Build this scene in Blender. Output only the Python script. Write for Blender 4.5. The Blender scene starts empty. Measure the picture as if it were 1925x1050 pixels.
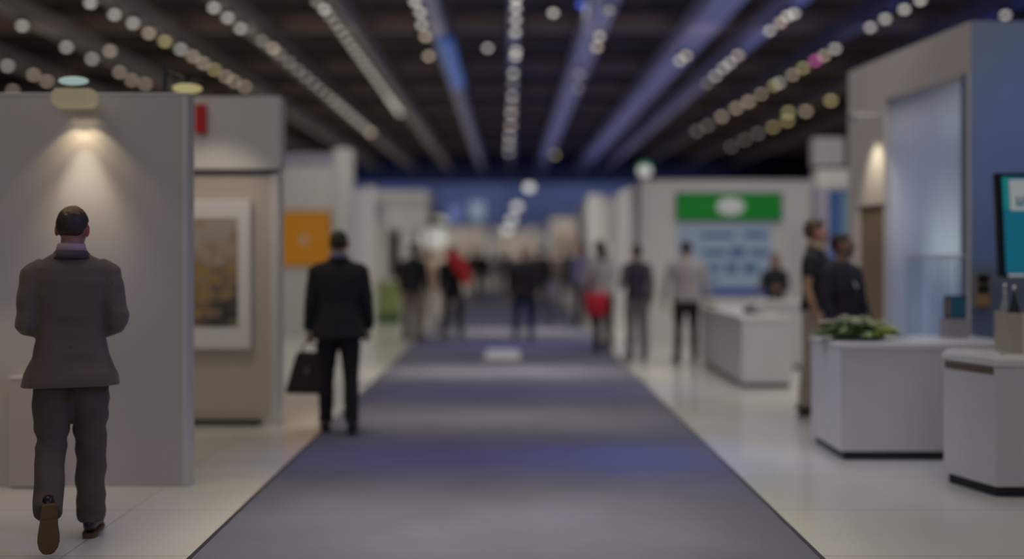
import bpy, bmesh, math, random
import numpy as np
from mathutils import Vector, Matrix, noise as mnoise
random.seed(7)
PI = math.pi
S = bpy.context.scene
COL = S.collection

# ------------------------------------------------------------------ camera, world, exposure, large lights
F = 2000.0          # focal length in pixels of the 1925 px wide frame
VX, VY = 957.0, 474.0
EYE = 1.6
cd = bpy.data.cameras.new('camera')
cam = bpy.data.objects.new('camera', cd); COL.objects.link(cam)
cam.location = (0, 0, EYE); cam.rotation_euler = (PI/2, 0, 0)
cd.sensor_width = 36; cd.lens = 36*F/1925
cd.shift_x = (962.5-VX)/1925; cd.shift_y = -(525-VY)/1925
cd.clip_start = 0.05; cd.clip_end = 300
cd.dof.use_dof = True; cd.dof.focus_distance = 5.5; cd.dof.aperture_fstop = 0.385
cd.dof.aperture_blades = 0
S.camera = cam
S.view_settings.view_transform = 'Standard'; S.view_settings.look = 'None'
S.view_settings.exposure = 0.0; S.view_settings.gamma = 1.0
S.view_settings.use_curve_mapping = False
S.cycles.use_denoising = True
try: S.cycles.denoiser = 'OPENIMAGEDENOISE'
except Exception: pass
S.cycles.sample_clamp_indirect = 4.0
S.cycles.max_bounces = 6
w = bpy.data.worlds.new('hall_dusk'); S.world = w; w.use_nodes = True
w.node_tree.nodes['Background'].inputs[0].default_value = (0.62, 0.66, 0.95, 1)
w.node_tree.nodes['Background'].inputs[1].default_value = 0.034

def P(px, py, Z):                    # photo pixel at a depth -> world point
    return Vector(((px-VX)/F*Z, Z, EYE+(VY-py)/F*Z))
def GZ(py): return EYE*F/(py-VY)     # depth of a floor point

def area(name, loc, target, sx, sy, power, color, spread=140):
    l = bpy.data.lights.new(name, 'AREA'); l.shape = 'RECTANGLE'; l.size = sx; l.size_y = sy
    l.energy = power; l.color = color; l.spread = math.radians(spread)
    o = bpy.data.objects.new(name, l); COL.objects.link(o); o.location = loc
    o.rotation_euler = (Vector(target)-Vector(loc)).to_track_quat('-Z', 'Y').to_euler()
    return o
def spot(name, loc, target, power, color, angle, blend=0.4, r=0.03):
    l = bpy.data.lights.new(name, 'SPOT'); l.energy = power; l.color = color
    l.spot_size = math.radians(angle); l.spot_blend = blend; l.shadow_soft_size = r
    o = bpy.data.objects.new(name, l); COL.objects.link(o); o.location = loc
    o.rotation_euler = (Vector(target)-Vector(loc)).to_track_quat('-Z', 'Y').to_euler()
    return o
WARM = (1.0, 0.88, 0.75); NEUT = (1.0, 0.95, 0.88); BLUE = (0.32, 0.42, 1.0); COOL = (0.72, 0.78, 1.0)
# broad fill lights standing in for the hall lamps: over the left booths, over the right booths, over the aisle, behind the camera
area('hall_fill_light', (-4.0, 7.0, 5.8), (-4.0, 7.0, 0), 4, 8, 72, WARM, 150)
area('hall_fill_light', (-5.0, 19.0, 5.8), (-5.0, 19.0, 0), 5, 14, 150, NEUT, 130)
area('hall_fill_light', (4.2, 6.0, 5.8), (4.2, 6.5, 0), 4, 7, 64, NEUT, 150)
area('hall_fill_light', (4.5, 15.0, 5.8), (4.5, 15.0, 0), 5, 9, 130, NEUT, 130)
area('hall_fill_light', (0, 33.0, 5.8), (0, 33.0, 0), 14, 22, 200, NEUT, 120)
area('hall_fill_light', (0.3, 41.0, 5.7), (0.3, 47, 1.8), 16, .6, 84, (1.0, .95, .91), 80)  # this and the next aimed fills are added to brighten booth fronts and counters
area('hall_fill_light', (3.2, 11.4, 5.7), (3.4, 18, 1.0), 3, .6, 4, NEUT, 40)
area('hall_fill_light', (3.0, 9.2, 5.6), (3.0, 12.8, 0.4), 1.6, .6, 4.5, NEUT, 50)
area('hall_fill_light', (-.8, 20.0, 5.7), (2.4, 21.0, 1.5), .6, 5, 30, NEUT, 60)
area('hall_fill_light', (0.2, 17.0, 5.7), (-3.2, 23.5, 1.6), 3, .6, 11, NEUT, 50)
area('hall_fill_light', (-.4, 7.8, 5.4), (2.6, 8.4, .4), .5, 2, 5, COOL, 40)
area('hall_fill_light', (-.4, 22.6, 5.7), (2.3, 26.2, 1.6), 2, .6, 13, NEUT, 46)
area('hall_fill_light', (0, -3.0, 4.5), (0, 8.0, 0.8), 9, 2.5, 52, (0.76, 0.76, 1.0), 150)
# bands of lamp light across the aisle carpet
for zz, py_, pw, sy_ in ((5.7, 6.1, 16, 2.0), (5.7, 10.2, 6.5, .7), (5.7, 14.2, 12, .7), (5.7, 21.5, 12, .9)):
    area('aisle_light', (-0.1, py_, zz), (-0.1, py_, 0), 3.0, sy_, pw, (1.0, .92, .78), 26)
area('aisle_blue_light', (0.0, 8.3, 5.7), (0.0, 8.3, 0), 3.2, 0.6, 3.2, (0.16, 0.22, 1.0), 22)
area('aisle_blue_light', (1.0, 8.2, 5.7), (1.0, 8.2, 0), 0.9, 0.6, 1.8, (0.05, 0.30, 1.0), 22)
area('aisle_blue_light', (0.2, 18.0, 5.7), (0.2, 18.0, 0), 3.0, 0.8, 4.2, (0.14, 0.18, 1.0), 24)
area('aisle_blue_light', (0.2, 12.2, 5.7), (0.2, 12.2, 0), 3.0, 0.6, 2.6, (0.14, 0.18, 1.0), 24)
area('aisle_blue_light', (0.2, 26.5, 5.7), (0.2, 26.5, 0), 3.0, 0.8, 3.0, (0.14, 0.18, 1.0), 24)
# unseen uplights added to tint the ceiling blue and warm; blue light on the far wall
for nm, x, y, sx, sy, pw, cl in (('ceiling_blue_fill', 2.2, 32, 7.0, 42, 215, (.24, .30, 1.0)), ('ceiling_blue_fill', 9.5, 18, 9, 14, 120, (.02, .12, 1.0)),
        ('ceiling_warm_fill', 10.5, 40, 10, 28, 95, (1.0, .74, .52)), ('ceiling_warm_fill', -4.9, 34, 7, 46, 135, (1.0, .86, .68)), ('ceiling_warm_fill', -12, 26, 8, 30, 60, (1.0, .80, .66))):
    area(nm, (x, y, 5.0), (x, y, 9), sx, sy, pw, cl, 180)
for ty, pw in ((23.7, 15), (28.9, 3), (33.0, 4), (37.5, 4), (42.0, 3)):  # unseen strip lights added to brighten the truss fronts
    area('truss_fill_light', (-1.0, ty-2.6, 5.9), (-1.0, ty, 6.75), 22, .25, pw, (1.0, .76, .58), 70)
spot('aisle_violet_light', (2.4, 4.6, 3.6), (-2.1, 6.0, 1.25), 125, (.22, .24, 1.0), 32, .8, .2)
area('far_wall_light', (0, 57.4, 5.3), (0, 60, 4.3), 24, 0.4, 95, (0.30, 0.42, 1.0), 150)

spot('people_fill_spot', (1.9, 7.8, 4.4), (3.0, 10.2, 1.45), 55, (1.0, .88, .74), 24, .8, .15)  # added to brighten the two people talking by the booth

# ------------------------------------------------------------------ materials
MATS = {}
def mat(name, col, rough=0.6, metal=0.0, var=0.06, scale=6.0, bump=0.0, spec=0.5, emit=None, es=0.0, sheen=0.0, trans=0.0):
    if name in MATS: return MATS[name]
    m = bpy.data.materials.new(name); m.use_nodes = True
    nt = m.node_tree; b = nt.nodes['Principled BSDF']
    tc = nt.nodes.new('ShaderNodeTexCoord'); n = nt.nodes.new('ShaderNodeTexNoise')
    n.inputs['Scale'].default_value = scale; n.inputs['Detail'].default_value = 4
    nt.links.new(tc.outputs['Object'], n.inputs['Vector'])
    r = nt.nodes.new('ShaderNodeValToRGB')
    c = np.array(col[:3])
    r.color_ramp.elements[0].position = 0.3; r.color_ramp.elements[1].position = 0.7
    r.color_ramp.elements[0].color = (*np.clip(c*(1-var), 0, 1), 1)
    r.color_ramp.elements[1].color = (*np.clip(c*(1+var), 0, 1), 1)
    nt.links.new(n.outputs['Fac'], r.inputs['Fac'])
    nt.links.new(r.outputs['Color'], b.inputs['Base Color'])
    b.inputs['Roughness'].default_value = rough; b.inputs['Metallic'].default_value = metal
    b.inputs['Specular IOR Level'].default_value = spec
    if trans: b.inputs['Transmission Weight'].default_value = trans
    if sheen: b.inputs['Sheen Weight'].default_value = sheen
    if emit:
        b.inputs['Emission Color'].default_value = (*emit, 1); b.inputs['Emission Strength'].default_value = es
    if bump:
        bp = nt.nodes.new('ShaderNodeBump'); bp.inputs['Strength'].default_value = bump
        n2 = nt.nodes.new('ShaderNodeTexNoise'); n2.inputs['Scale'].default_value = scale*12
        nt.links.new(tc.outputs['Object'], n2.inputs['Vector'])
        nt.links.new(n2.outputs['Fac'], bp.inputs['Height']); nt.links.new(bp.outputs['Normal'], b.inputs['Normal'])
    MATS[name] = m
    return m
def floor_mat():
    m = mat('white_floor', (0.74, 0.72, 0.68), 0.16, var=0.03, scale=0.8)
    nt = m.node_tree; b = nt.nodes['Principled BSDF']
    tc = nt.nodes.new('ShaderNodeTexCoord'); mp = nt.nodes.new('ShaderNodeMapping')
    mp.inputs['Location'].default_value = (0.35, 0.39, 0)
    br = nt.nodes.new('ShaderNodeTexBrick'); br.offset = 0.0
    br.inputs['Scale'].default_value = 1.0; br.inputs['Brick Width'].default_value = 2.0; br.inputs['Row Height'].default_value = 1.0
    br.inputs['Mortar Size'].default_value = 0.006; br.inputs['Mortar Smooth'].default_value = 0.2
    br.inputs['Color1'].default_value = (1, 1, 1, 1); br.inputs['Color2'].default_value = (0.96, 0.955, 0.95, 1)
    br.inputs['Mortar'].default_value = (0.66, 0.64, 0.61, 1)
    nt.links.new(tc.outputs['Object'], mp.inputs['Vector']); nt.links.new(mp.outputs['Vector'], br.inputs['Vector'])
    mx = nt.nodes.new('ShaderNodeMix'); mx.data_type = 'RGBA'; mx.blend_type = 'MULTIPLY'; mx.inputs[0].default_value = 1
    old = b.inputs['Base Color'].links[0].from_socket
    nt.links.new(old, mx.inputs[6]); nt.links.new(br.outputs['Color'], mx.inputs[7])
    nt.links.new(mx.outputs[2], b.inputs['Base Color'])
    return m
def emis(name, col, strength):
    if name in MATS: return MATS[name]
    return mat(name, tuple(0.02+0.04*c for c in col), 0.3, emit=col, es=strength, spec=0.3)
M_white = mat('white_panel', (0.72, 0.70, 0.67), 0.45, var=0.02)
M_cream = mat('cream_panel', (0.60, 0.54, 0.46), 0.5, var=0.02)
M_wallL = mat('grey_white_wall', (0.60, 0.56, 0.52), 0.55, var=0.02)
M_trim = mat('white_aluminium', (0.72, 0.70, 0.68), 0.35, var=0.02)
M_black = mat('black_plinth', (0.012, 0.014, 0.018), 0.35)
M_dark = mat('dark_metal', (0.03, 0.03, 0.035), 0.45)
M_chrome = mat('chrome', (0.7, 0.7, 0.72), 0.2, 0.9, 0.02)
M_counter = mat('white_laminate', (0.68, 0.66, 0.68), 0.35, var=0.02)
M_top = mat('white_worktop', (0.78, 0.77, 0.75), 0.25, var=0.02)
M_beam = mat('painted_beam', (0.30, 0.28, 0.27), 0.6, var=0.1)
M_ceil = mat('black_ceiling', (0.035, 0.032, 0.034), 0.8, var=0.3, scale=0.5)

# ------------------------------------------------------------------ mesh helpers
def link(name, me, m=None, parent=None):
    o = bpy.data.objects.new(name, me); COL.objects.link(o)
    if m is not None:
        for k in (m if isinstance(m, (list, tuple)) else [m]): me.materials.append(k)
    if parent is not None: o.parent = parent
    return o
def tag(o, label, cat, group=None, kind=None):
    o['label'] = label; o['category'] = cat
    if group: o['group'] = group
    if kind: o['kind'] = kind
    return o
def plabel(o, label): o['label'] = label; return o
def empty(name, loc, label, cat, group=None, rz=0.0):
    o = bpy.data.objects.new(name, None); COL.objects.link(o); o.location = loc; o.rotation_euler = (0, 0, rz)
    o.empty_display_size = 0.1
    return tag(o, label, cat, group)
def struct(o): o['kind'] = 'structure'; return o

class MB:
    def __init__(s): s.v = []; s.f = []; s.mi = []; s.sm = []
    def add(s, V, Fc, mi=0, smooth=False):
        n = len(s.v); s.v += [tuple(p) for p in V]
        s.f += [tuple(i+n for i in f) for f in Fc]; s.mi += [mi]*len(Fc); s.sm += [smooth]*len(Fc)
        return s
    def box(s, x0, x1, y0, y1, z0, z1, mi=0):
        V = [(x0,y0,z0),(x1,y0,z0),(x1,y1,z0),(x0,y1,z0),(x0,y0,z1),(x1,y0,z1),(x1,y1,z1),(x0,y1,z1)]
        return s.add(V, [(0,3,2,1),(4,5,6,7),(0,1,5,4),(1,2,6,5),(2,3,7,6),(3,0,4,7)], mi)
    def prism(s, poly, z0, z1, mi=0):            # poly counter-clockwise in x, y
        n = len(poly)
        V = [(x,y,z0) for x,y in poly]+[(x,y,z1) for x,y in poly]
        Fc = [tuple(range(n-1,-1,-1)), tuple(range(n,2*n))]+[(i,(i+1)%n,n+(i+1)%n,n+i) for i in range(n)]
        return s.add(V, Fc, mi)
    def lathe(s, prof, c=(0,0,0), seg=24, mi=0, smooth=True):    # prof: (r, z) bottom to top
        V = []; Fc = []
        for r, z in prof:
            for k in range(seg):
                a = 2*PI*k/seg; V.append((c[0]+r*math.cos(a), c[1]+r*math.sin(a), c[2]+z))
        m = len(prof)
        for i in range(m-1):
            for k in range(seg):
                k2 = (k+1)%seg; Fc.append((i*seg+k, i*seg+k2, (i+1)*seg+k2, (i+1)*seg+k))
        Fc.append(tuple(range(seg-1,-1,-1))); Fc.append(tuple((m-1)*seg+k for k in range(seg)))
        return s.add(V, Fc, mi, smooth)
    def build(s, name, m, parent=None, bevel=0.0, seg=2):
        me = bpy.data.meshes.new(name); me.from_pydata(s.v, [], s.f); me.update()
        me.polygons.foreach_set('material_index', s.mi); me.polygons.foreach_set('use_smooth', s.sm)
        if bevel:
            bm = bmesh.new(); bm.from_mesh(me)
            es = [e for e in bm.edges if len(e.link_faces) == 2 and e.calc_face_angle(0) > 0.5]
            bmesh.ops.bevel(bm, geom=es, offset=bevel, segments=seg, affect='EDGES', clamp_overlap=True)
            bm.to_mesh(me); bm.free()
        return link(name, me, m, parent)

def loft(rings, seg=20, n=2.0, ref=(1,0,0), caps=True):
    """rings: (centre, a, b) along a path; a along ref, b across; returns verts, faces"""
    C = [np.array(r[0], float) for r in rings]; V = []; Fc = []
    ref = np.array(ref, float)
    for i, r in enumerate(rings):
        t = C[min(i+1, len(C)-1)]-C[max(i-1, 0)]; t = t/(np.linalg.norm(t)+1e-9)
        rx = ref-t*np.dot(ref, t); ln = np.linalg.norm(rx)
        rx = rx/ln if ln > 1e-4 else np.array((0,1,0.))
        ry = np.cross(t, rx)
        for k in range(seg):
            a = 2*PI*k/seg; c, s_ = math.cos(a), math.sin(a)
            cx = math.copysign(abs(c)**(2/n), c); sy = math.copysign(abs(s_)**(2/n), s_)
            V.append(C[i]+rx*r[1]*cx+ry*r[2]*sy)
    m = len(rings)
    for i in range(m-1):
        for k in range(seg):
            k2 = (k+1)%seg; Fc.append((i*seg+k, i*seg+k2, (i+1)*seg+k2, (i+1)*seg+k))
    if caps:
        Fc.append(tuple(range(seg-1,-1,-1))); Fc.append(tuple((m-1)*seg+k for k in range(seg)))
    return np.array(V), Fc
def ell(c, r, seg=18, rg=12):
    V = [(c[0], c[1], c[2]-r[2])]; Fc = []
    for i in range(1, rg):
        p = -PI/2+PI*i/rg
        for k in range(seg):
            a = 2*PI*k/seg; V.append((c[0]+r[0]*math.cos(p)*math.cos(a), c[1]+r[1]*math.cos(p)*math.sin(a), c[2]+r[2]*math.sin(p)))
    V.append((c[0], c[1], c[2]+r[2])); top = len(V)-1
    for k in range(seg): Fc.append((0, 1+(k+1)%seg, 1+k))
    for i in range(rg-2):
        for k in range(seg):
            k2 = (k+1)%seg; b = 1+i*seg; Fc.append((b+k, b+k2, b+seg+k2, b+seg+k))
    b = 1+(rg-2)*seg
    for k in range(seg): Fc.append((b+k, b+(k+1)%seg, top))
    return np.array(V, float), Fc
def remesh(pieces, voxel, sm=6):
    mb = MB()
    for V, Fc in pieces: mb.add(V, Fc)
    me = bpy.data.meshes.new('tmp'); me.from_pydata(mb.v, [], mb.f); me.update()
    o = bpy.data.objects.new('tmp', me); COL.objects.link(o)
    r = o.modifiers.new('r', 'REMESH'); r.mode = 'VOXEL'; r.voxel_size = voxel
    s = o.modifiers.new('s', 'SMOOTH'); s.factor = 0.5; s.iterations = sm
    dg = bpy.context.evaluated_depsgraph_get(); dg.update()
    e = o.evaluated_get(dg); m2 = e.to_mesh()
    V = np.array([v.co[:] for v in m2.vertices]); Fc = [tuple(p.vertices) for p in m2.polygons]
    e.to_mesh_clear(); bpy.data.objects.remove(o); bpy.data.meshes.remove(me)
    return V, Fc

# ------------------------------------------------------------------ people
def nrm(v): v = np.array(v, float); return v/(np.linalg.norm(v)+1e-9)
def rotx(a): c, s = math.cos(a), math.sin(a); return np.array([[1,0,0],[0,c,-s],[0,s,c]])
def roty(a): c, s = math.cos(a), math.sin(a); return np.array([[c,0,s],[0,1,0],[-s,0,c]])
def rotz(a): c, s = math.cos(a), math.sin(a); return np.array([[c,-s,0],[s,c,0],[0,0,1]])
R = math.radians
SKIN = dict(light=(0.52, 0.33, 0.25), red=(0.47, 0.235, 0.17), tan=(0.46, 0.27, 0.17), dark=(0.19, 0.105, 0.075))
POSE = dict(legL=(0, 0, 0), legR=(0, 0, 0), out=4, armL=(-2, 8, 12, 0.0), armR=(-2, 8, 12, 0.0), lean=0, roll=0,
            head=(0, 0, 0), curl=35)
# leg: (thigh forward, knee bend, foot pitch) degrees; arm: (forward, out, elbow bend, hand inward)

def person(label, loc, yaw, height, pose, fit, group=None, vox=0.012):
    p = dict(POSE); p.update(pose); s = height/1.75
    bw = fit.get('bulk', 1.0)
    root = empty('person', loc, label, 'person', group, R(yaw))
    low = []                                      # shoe vertices, to rest the figure on the floor
    store = []                                    # (name, mb, material, parent key, label)
    pelvis = np.array((0, 0, 0.95))
    RL = rotx(-R(p['lean'])) @ roty(R(p['roll']))
    RH = rotz(R(p['head'][0])) @ rotx(R(p['head'][1])) @ roty(R(p['head'][2]))
    nb = np.array((0, 0, 1.50))
    def tT(V):
        wgt = np.clip((V[:, 2]-0.95)/0.25, 0, 1)[:, None]
        return V*(1-wgt)+(((V-pelvis) @ RL.T)+pelvis)*wgt
    def tA(V): return ((V-pelvis) @ RL.T)+pelvis
    def tH(V): return tA(((V-nb) @ RH.T)+nb-np.array((0, 0, .018)))
    # ---- joints
    J = {}
    for sd, k in ((-1, 'L'), (1, 'R')):
        f, b, pt = [R(a) for a in p['leg'+k]]
        ab = R(p['out'])
        hip = np.array((sd*0.09, 0, 0.92))
        d1 = nrm((sd*math.sin(ab), math.sin(f), -math.cos(f))); knee = hip+0.43*d1
        d2 = nrm((sd*math.sin(ab)*0.6, math.sin(f-b), -math.cos(f-b))); ank = knee+0.415*d2
        to = R(8)*sd
        fd = np.array((math.sin(to)*math.cos(pt), math.cos(to)*math.cos(pt), math.sin(pt)))
        J['hip'+k], J['knee'+k], J['ank'+k], J['fd'+k] = hip, knee, ank, fd
        f, o, b = [R(a) for a in p['arm'+k][:3]]; inw = p['arm'+k][3]
        sh = np.array((sd*0.180*bw, -0.005, 1.405))
        d = nrm((sd*math.sin(o), math.sin(f)*math.cos(o), -math.cos(f)*math.cos(o))); el = sh+0.29*d
        d = nrm((sd*(math.sin(o)*0.5-inw), math.sin(f+b), -math.cos(f+b))); wr = el+0.255*d
        J['sh'+k], J['el'+k], J['wr'+k], J['hd'+k] = sh, el, wr, d
    def limb(pts, rad, n=2.0):
        rings = []
        for i in range(len(pts)-1):
            steps = 5
            for q in range(steps):
                t = q/steps
                rings.append((pts[i]*(1-t)+pts[i+1]*t, rad[i][0]*(1-t)+rad[i+1][0]*t, rad[i][1]*(1-t)+rad[i+1][1]*t))
        rings.append((pts[-1], *rad[-1]))
        return loft(rings, 16, n)
    # ---- body
    body = []
    tr = [((0,0,0.86),.12,.09),((0,-.005,.93),.155,.108),((0,0,1.0),.145,.105),((0,.005,1.09),.13,.095),((0,.005,1.25),.15,.11),((0,-.005,1.37),.155,.10),
          ((0,-.015,1.43),.13,.075),((0,-.015,1.475),.075,.062),((0,-.005,1.53),.054,.058),((0,.008,1.60),.052,.06)]
    V, Fc = loft([(c, a*bw, b*bw) if c[2] < 1.45 else (c, a, b) for c, a, b in tr]); body.append((tT(V), Fc))
    for k in 'LR':
        h, kn, an = J['hip'+k], J['knee'+k], J['ank'+k]
        mid = kn*0.62+an*0.38+np.array((0,-.012,0)); th = h*.5+kn*.5
        body.append(limb([h, th, kn, mid, an], [(.075,.08),(.064,.068),(.044,.047),(.042,.046),(.032,.036)]))
        e, wr, sh = J['el'+k], J['wr'+k], J['sh'+k]
        V, Fc = limb([sh, sh*.5+e*.5, e, e*.65+wr*.35, wr], [(.055,.055),(.046,.048),(.038,.038),(.038,.036),(.027,.022)])
        body.append((tA(V), Fc))
    hz = 1.648
    headp = [ell((0,-.012,hz+.008),(.074,.094,.094)), loft([((0,.03,1.522),.022,.022),((0,.028,1.54),.045,.05),((0,.018,1.58),.058,.066),((0,.012,1.63),.066,.08),((0,.008,1.68),.068,.082)], 18),
             ell((0,.078,1.545),(.022,.018,.016)), ell((0,.09,1.665),(.045,.012,.012)),
             loft([((0,.088,1.66),.007,.01),((0,.1,1.63),.010,.014),((0,.106,1.607),.016,.012),((0,.096,1.6),.013,.008)], 10),
             ell((0,.089,1.574),(.022,.010,.008))]
    for sd in (-1, 1):
        headp.append(ell((sd*.076,-.012,1.628),(.010,.022,.034)))
        headp.append(ell((sd*.040,.066,1.618),(.022,.02,.018)))
    body += [(tH(V), Fc) for V, Fc in headp]
    V, Fc = remesh(body, vox, 4)
    mb = MB(); mb.add(V, Fc, 0, True)
    for sd in (-1, 1):
        e, Fe = ell((sd*.031,.083,1.645),(.012,.008,.0065), 10, 8); mb.add(tH(e), Fe, 1, True)
        e, Fe = ell((sd*.031,.0885,1.645),(.0055,.004,.0055), 8, 6); mb.add(tH(e), Fe, 2, True)
    for sd in (-1, 1):
        e, Fe = ell((sd*.079,-.014,1.628),(.0105,.022,.034), 12, 8); mb.add(tH(e), Fe, 4, True)  # redder ear shells paint light glowing through the ears
    e, Fe = ell((0,.0985,1.574),(.021,.004,.0055), 10, 6); mb.add(tH(e), Fe, 3, True)
    # hands: palm, four unequal bent fingers and a thumb rooted at the side of the palm
    grip = {}
    for sd, k in ((-1, 'L'), (1, 'R')):
        wr, d = J['wr'+k], J['hd'+k]
        inn = nrm(np.array((-sd, 0.15, 0))-d*np.dot((-sd, 0.15, 0), d))      # palm faces the body
        ac = nrm(np.cross(inn, d))
        if ac[1] < 0 and abs(ac[1]) > abs(ac[2]): ac = -ac
        if abs(ac[1]) <= abs(ac[2]) and ac[2] < 0: ac = -ac                 # thumb side
        pl = [(wr-d*.03,.026,.021),(wr+d*.01,.03,.020),(wr+d*.045,.040,.017),(wr+d*.085,.043,.015),(wr+d*.097,.038,.011)]
        V, Fc = loft(pl, 14, 2.4, ac); mb.add(tA(V), Fc, 0, True)
        curl = p['curl'] if not isinstance(p['curl'], dict) else p['curl'].get(k, 35)
        for i, (ln, off) in enumerate(((.070,.031),(.080,.011),(.074,-.010),(.057,-.030))):
            q = wr+d*.09+ac*off; ang = R(curl*0.5+i*3); rings = [(q-d*.012,.0088,.0085)]
            for sg, fr in enumerate((.42,.32,.26)):
                dd = d*math.cos(ang)+inn*math.sin(ang)+ac*off*0.8*(1 if curl < 60 else 0)
                q = q+dd*ln*fr; rings.append((q,.0084-.0009*sg,.008-.0009*sg)); ang += R(curl*(0.9 if sg == 0 else 0.6))
            rings.append((q+dd*.004,.003,.003))
            V, Fc = loft(rings, 10, 2, ac); mb.add(tA(V), Fc, 0, True)
        q = wr+d*.022+ac*.022
        rings = [(q,.012,.012),(q+ac*.022+d*.022+inn*.008,.0105,.0105),(q+ac*.032+d*.05+inn*.020,.0095,.009),(q+ac*.030+d*.072+inn*.03,.008,.007),(q+ac*.029+d*.078+inn*.032,.003,.003)]
        V, Fc = loft(rings, 10, 2, inn); mb.add(tA(V), Fc, 0, True)
        grip[k] = tA((wr+d*.115+inn*.02)[None, :])[0]
    sk = mat('skin_'+fit['skin'], SKIN[fit['skin']], 0.5, var=0.08, scale=9)
    store.append(('body', mb, [sk, mat('eye_white', (.6,.58,.55), .3), mat('iris_brown', (.03,.02,.015), .2), mat('lip_'+fit['skin'], tuple(np.array(SKIN[fit['skin']])*np.array((.9,.55,.55))), .5), mat('backlit_ear_'+fit['skin'], tuple(np.array(SKIN[fit['skin']])*np.array((1.0,.45,.45))), .5)], None, None))
    # ---- hair
    V, Fc = ell((0,-.014,hz+.01),(.081,.102,.102), 36, 26)
    D = (V-np.array((0,-.014,hz+.01)))/np.array((.081,.102,.102)); V2 = V.copy()
    style = fit.get('style', 'short')
    for i, d in enumerate(D):
        yb = d[1]
        line = -0.74 if yb < -0.45 else (-0.74+(yb+0.45)*1.12 if yb < 0.3 else 0.10+(yb-0.3)*1.05)
        if abs(d[0]) > .7 and yb > -.25 and yb < .2: line += 0.16
        keep = np.clip((d[2]-line)/0.10, 0, 1)
        nz = mnoise.noise(Vector(d)*5)*0.02+mnoise.noise(Vector(d)*16)*0.012
        vol = 1.0+fit.get('hairvol', 0)*max(0, d[2])
        sc = 0.88+(0.12+nz)*keep
        if keep > .5: sc *= vol
        V2[i] = np.array((0,-.014,hz+.01))+D[i]*np.array((.081,.102,.102))*sc
    hm = MB()
    if style == 'bald':                                   # thin lighter hair on the crown
        cr = nrm((0.12, -0.38, 0.90)); fa, fb = [], []
        for f in Fc:
            dm = nrm(np.mean([D[i] for i in f], axis=0)); an = math.acos(np.clip(np.dot(dm, cr), -1, 1))+mnoise.noise(Vector(dm)*7)*.22
            (fb if an < R(40) else fa).append(f)
        hm.add(tH(V2), fa, 0, True); hm.add(tH(V2), fb, 1, True)
    else: hm.add(tH(V2), Fc, 0, True)
    for sd in (-1, 1):
        e, Fe = ell((sd*.032,.096,1.666),(.018,.006,.004), 8, 6); hm.add(tH(e), Fe, 0, True)
    if style == 'long':
        V, Fc = loft([((0,-.06,1.70),.07,.045),((0,-.085,1.62),.078,.04),((0,-.09,1.53),.075,.032),((0,-.1,1.44),.06,.025),((0,-.1,1.38),.03,.012)], 18); hm.add(tH(V), Fc, 0, True)
    if style == 'bun':
        V, Fc = ell((0,-.115,1.70),(.04,.036,.038)); hm.add(tH(V), Fc, 0, True)
    hc = fit['hair']
    store.append(('hair', hm, mat('hair_%d_%d_%d' % tuple(int(c*255) for c in hc), hc, 0.55, var=0.25, scale=40) if style != 'bald' else [mat('hair_dark_brown', hc, .55, var=.25, scale=40), mat('hair_thin', (.20,.12,.06), .6, var=.35, scale=50)], None, None))
    # ---- trousers
    tc = fit['trousers']; tm = mat('trouser_cloth_%d_%d_%d' % tuple(int(c*255) for c in tc), tc, 0.85, var=0.10, scale=10, bump=0.08)
    ease = fit.get('ease', 1.0); tp = []
    V, Fc = loft([((0,0,.84),.10,.085),((0,-.008,.90),.168,.125),((0,-.005,.97),.165,.122),((0,0,1.05),.15,.112)]); tp.append((V*np.array((bw,bw,1)), Fc))
    for k in 'LR':
        h, kn, an = J['hip'+k], J['knee'+k], J['ank'+k]
        th = h*.5+kn*.5; mid = kn*.5+an*.5+np.array((0,-.008,0)); end = an+(an-mid)/np.linalg.norm(an-mid)*.02
        tp.append(limb([h, th, kn, mid, end], [(.098*bw,.105*bw),(.088*ease*bw,.095*ease*bw),(.07*ease,.074*ease),(.066*ease,.072*ease),(.062*ease,.075*ease)], 2.2))
    V, Fc = remesh(tp, max(vox*.9, .01), 4)
    amp = fit.get('wrinkle', .006)
    for i in range(len(V)):
        v = V[i]; kz = 1.0
        for k in 'LR':
            dk = np.linalg.norm(v-J['knee'+k]); kz = max(kz, 1+2.2*math.exp(-(dk/.11)**2))
            da = np.linalg.norm(v-J['ank'+k]); kz = max(kz, 1+2.2*math.exp(-(da/.12)**2))
        q = mnoise.noise(Vector((v[0]*7+v[2]*4, v[1]*7, v[2]*15+v[0]*6)))*amp*kz*.9+mnoise.noise(Vector((v[0]*5+3, v[1]*5, v[2]*9)))*amp
        cx = J['hipL' if v[0] < 0 else 'hipR'][0]*1.2
        dv = nrm((v[0]-cx, v[1], 0)); V[i] = v+dv*q
    t_mb = MB(); t_mb.add(V, Fc, 0, True)
    store.append(('trousers', t_mb, tm, None, None))
    # ---- shoes
    for k in 'LR':
        an, fd = J['ank'+k], J['fd'+k]; rt = nrm(np.cross(fd, (0,0,1))) if abs(fd[2]) < .98 else np.array((1.,0,0)); ud = nrm(np.cross(rt, fd))
        pr = [(-.072,.012,.02),(-.066,.028,.036),(-.045,.034,.046),(-.005,.037,.050),(.04,.038,.042),(.09,.046,.031),(.13,.047,.025),(.165,.039,.020),(.188,.024,.015),(.196,.008,.007)]
        V, Fc = loft([(an+fd*a+ud*(-.08+c), b, c) for a, b, c in pr], 18, 2.3, rt); sh_mb = MB(); sh_mb.add(V, Fc, 0, True)
        # throat around the ankle
        V, Fc = loft([(an+fd*-.012+ud*-.05,.037,.044),(an+fd*-.014+ud*.0,.036,.043),(an+fd*-.014+ud*.02,.038,.045)], 16, 2, rt); sh_mb.add(V, Fc, 0, True)
        sp = [(a, b+.004) for a, b, c in pr]; top = []; bot = []
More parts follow.
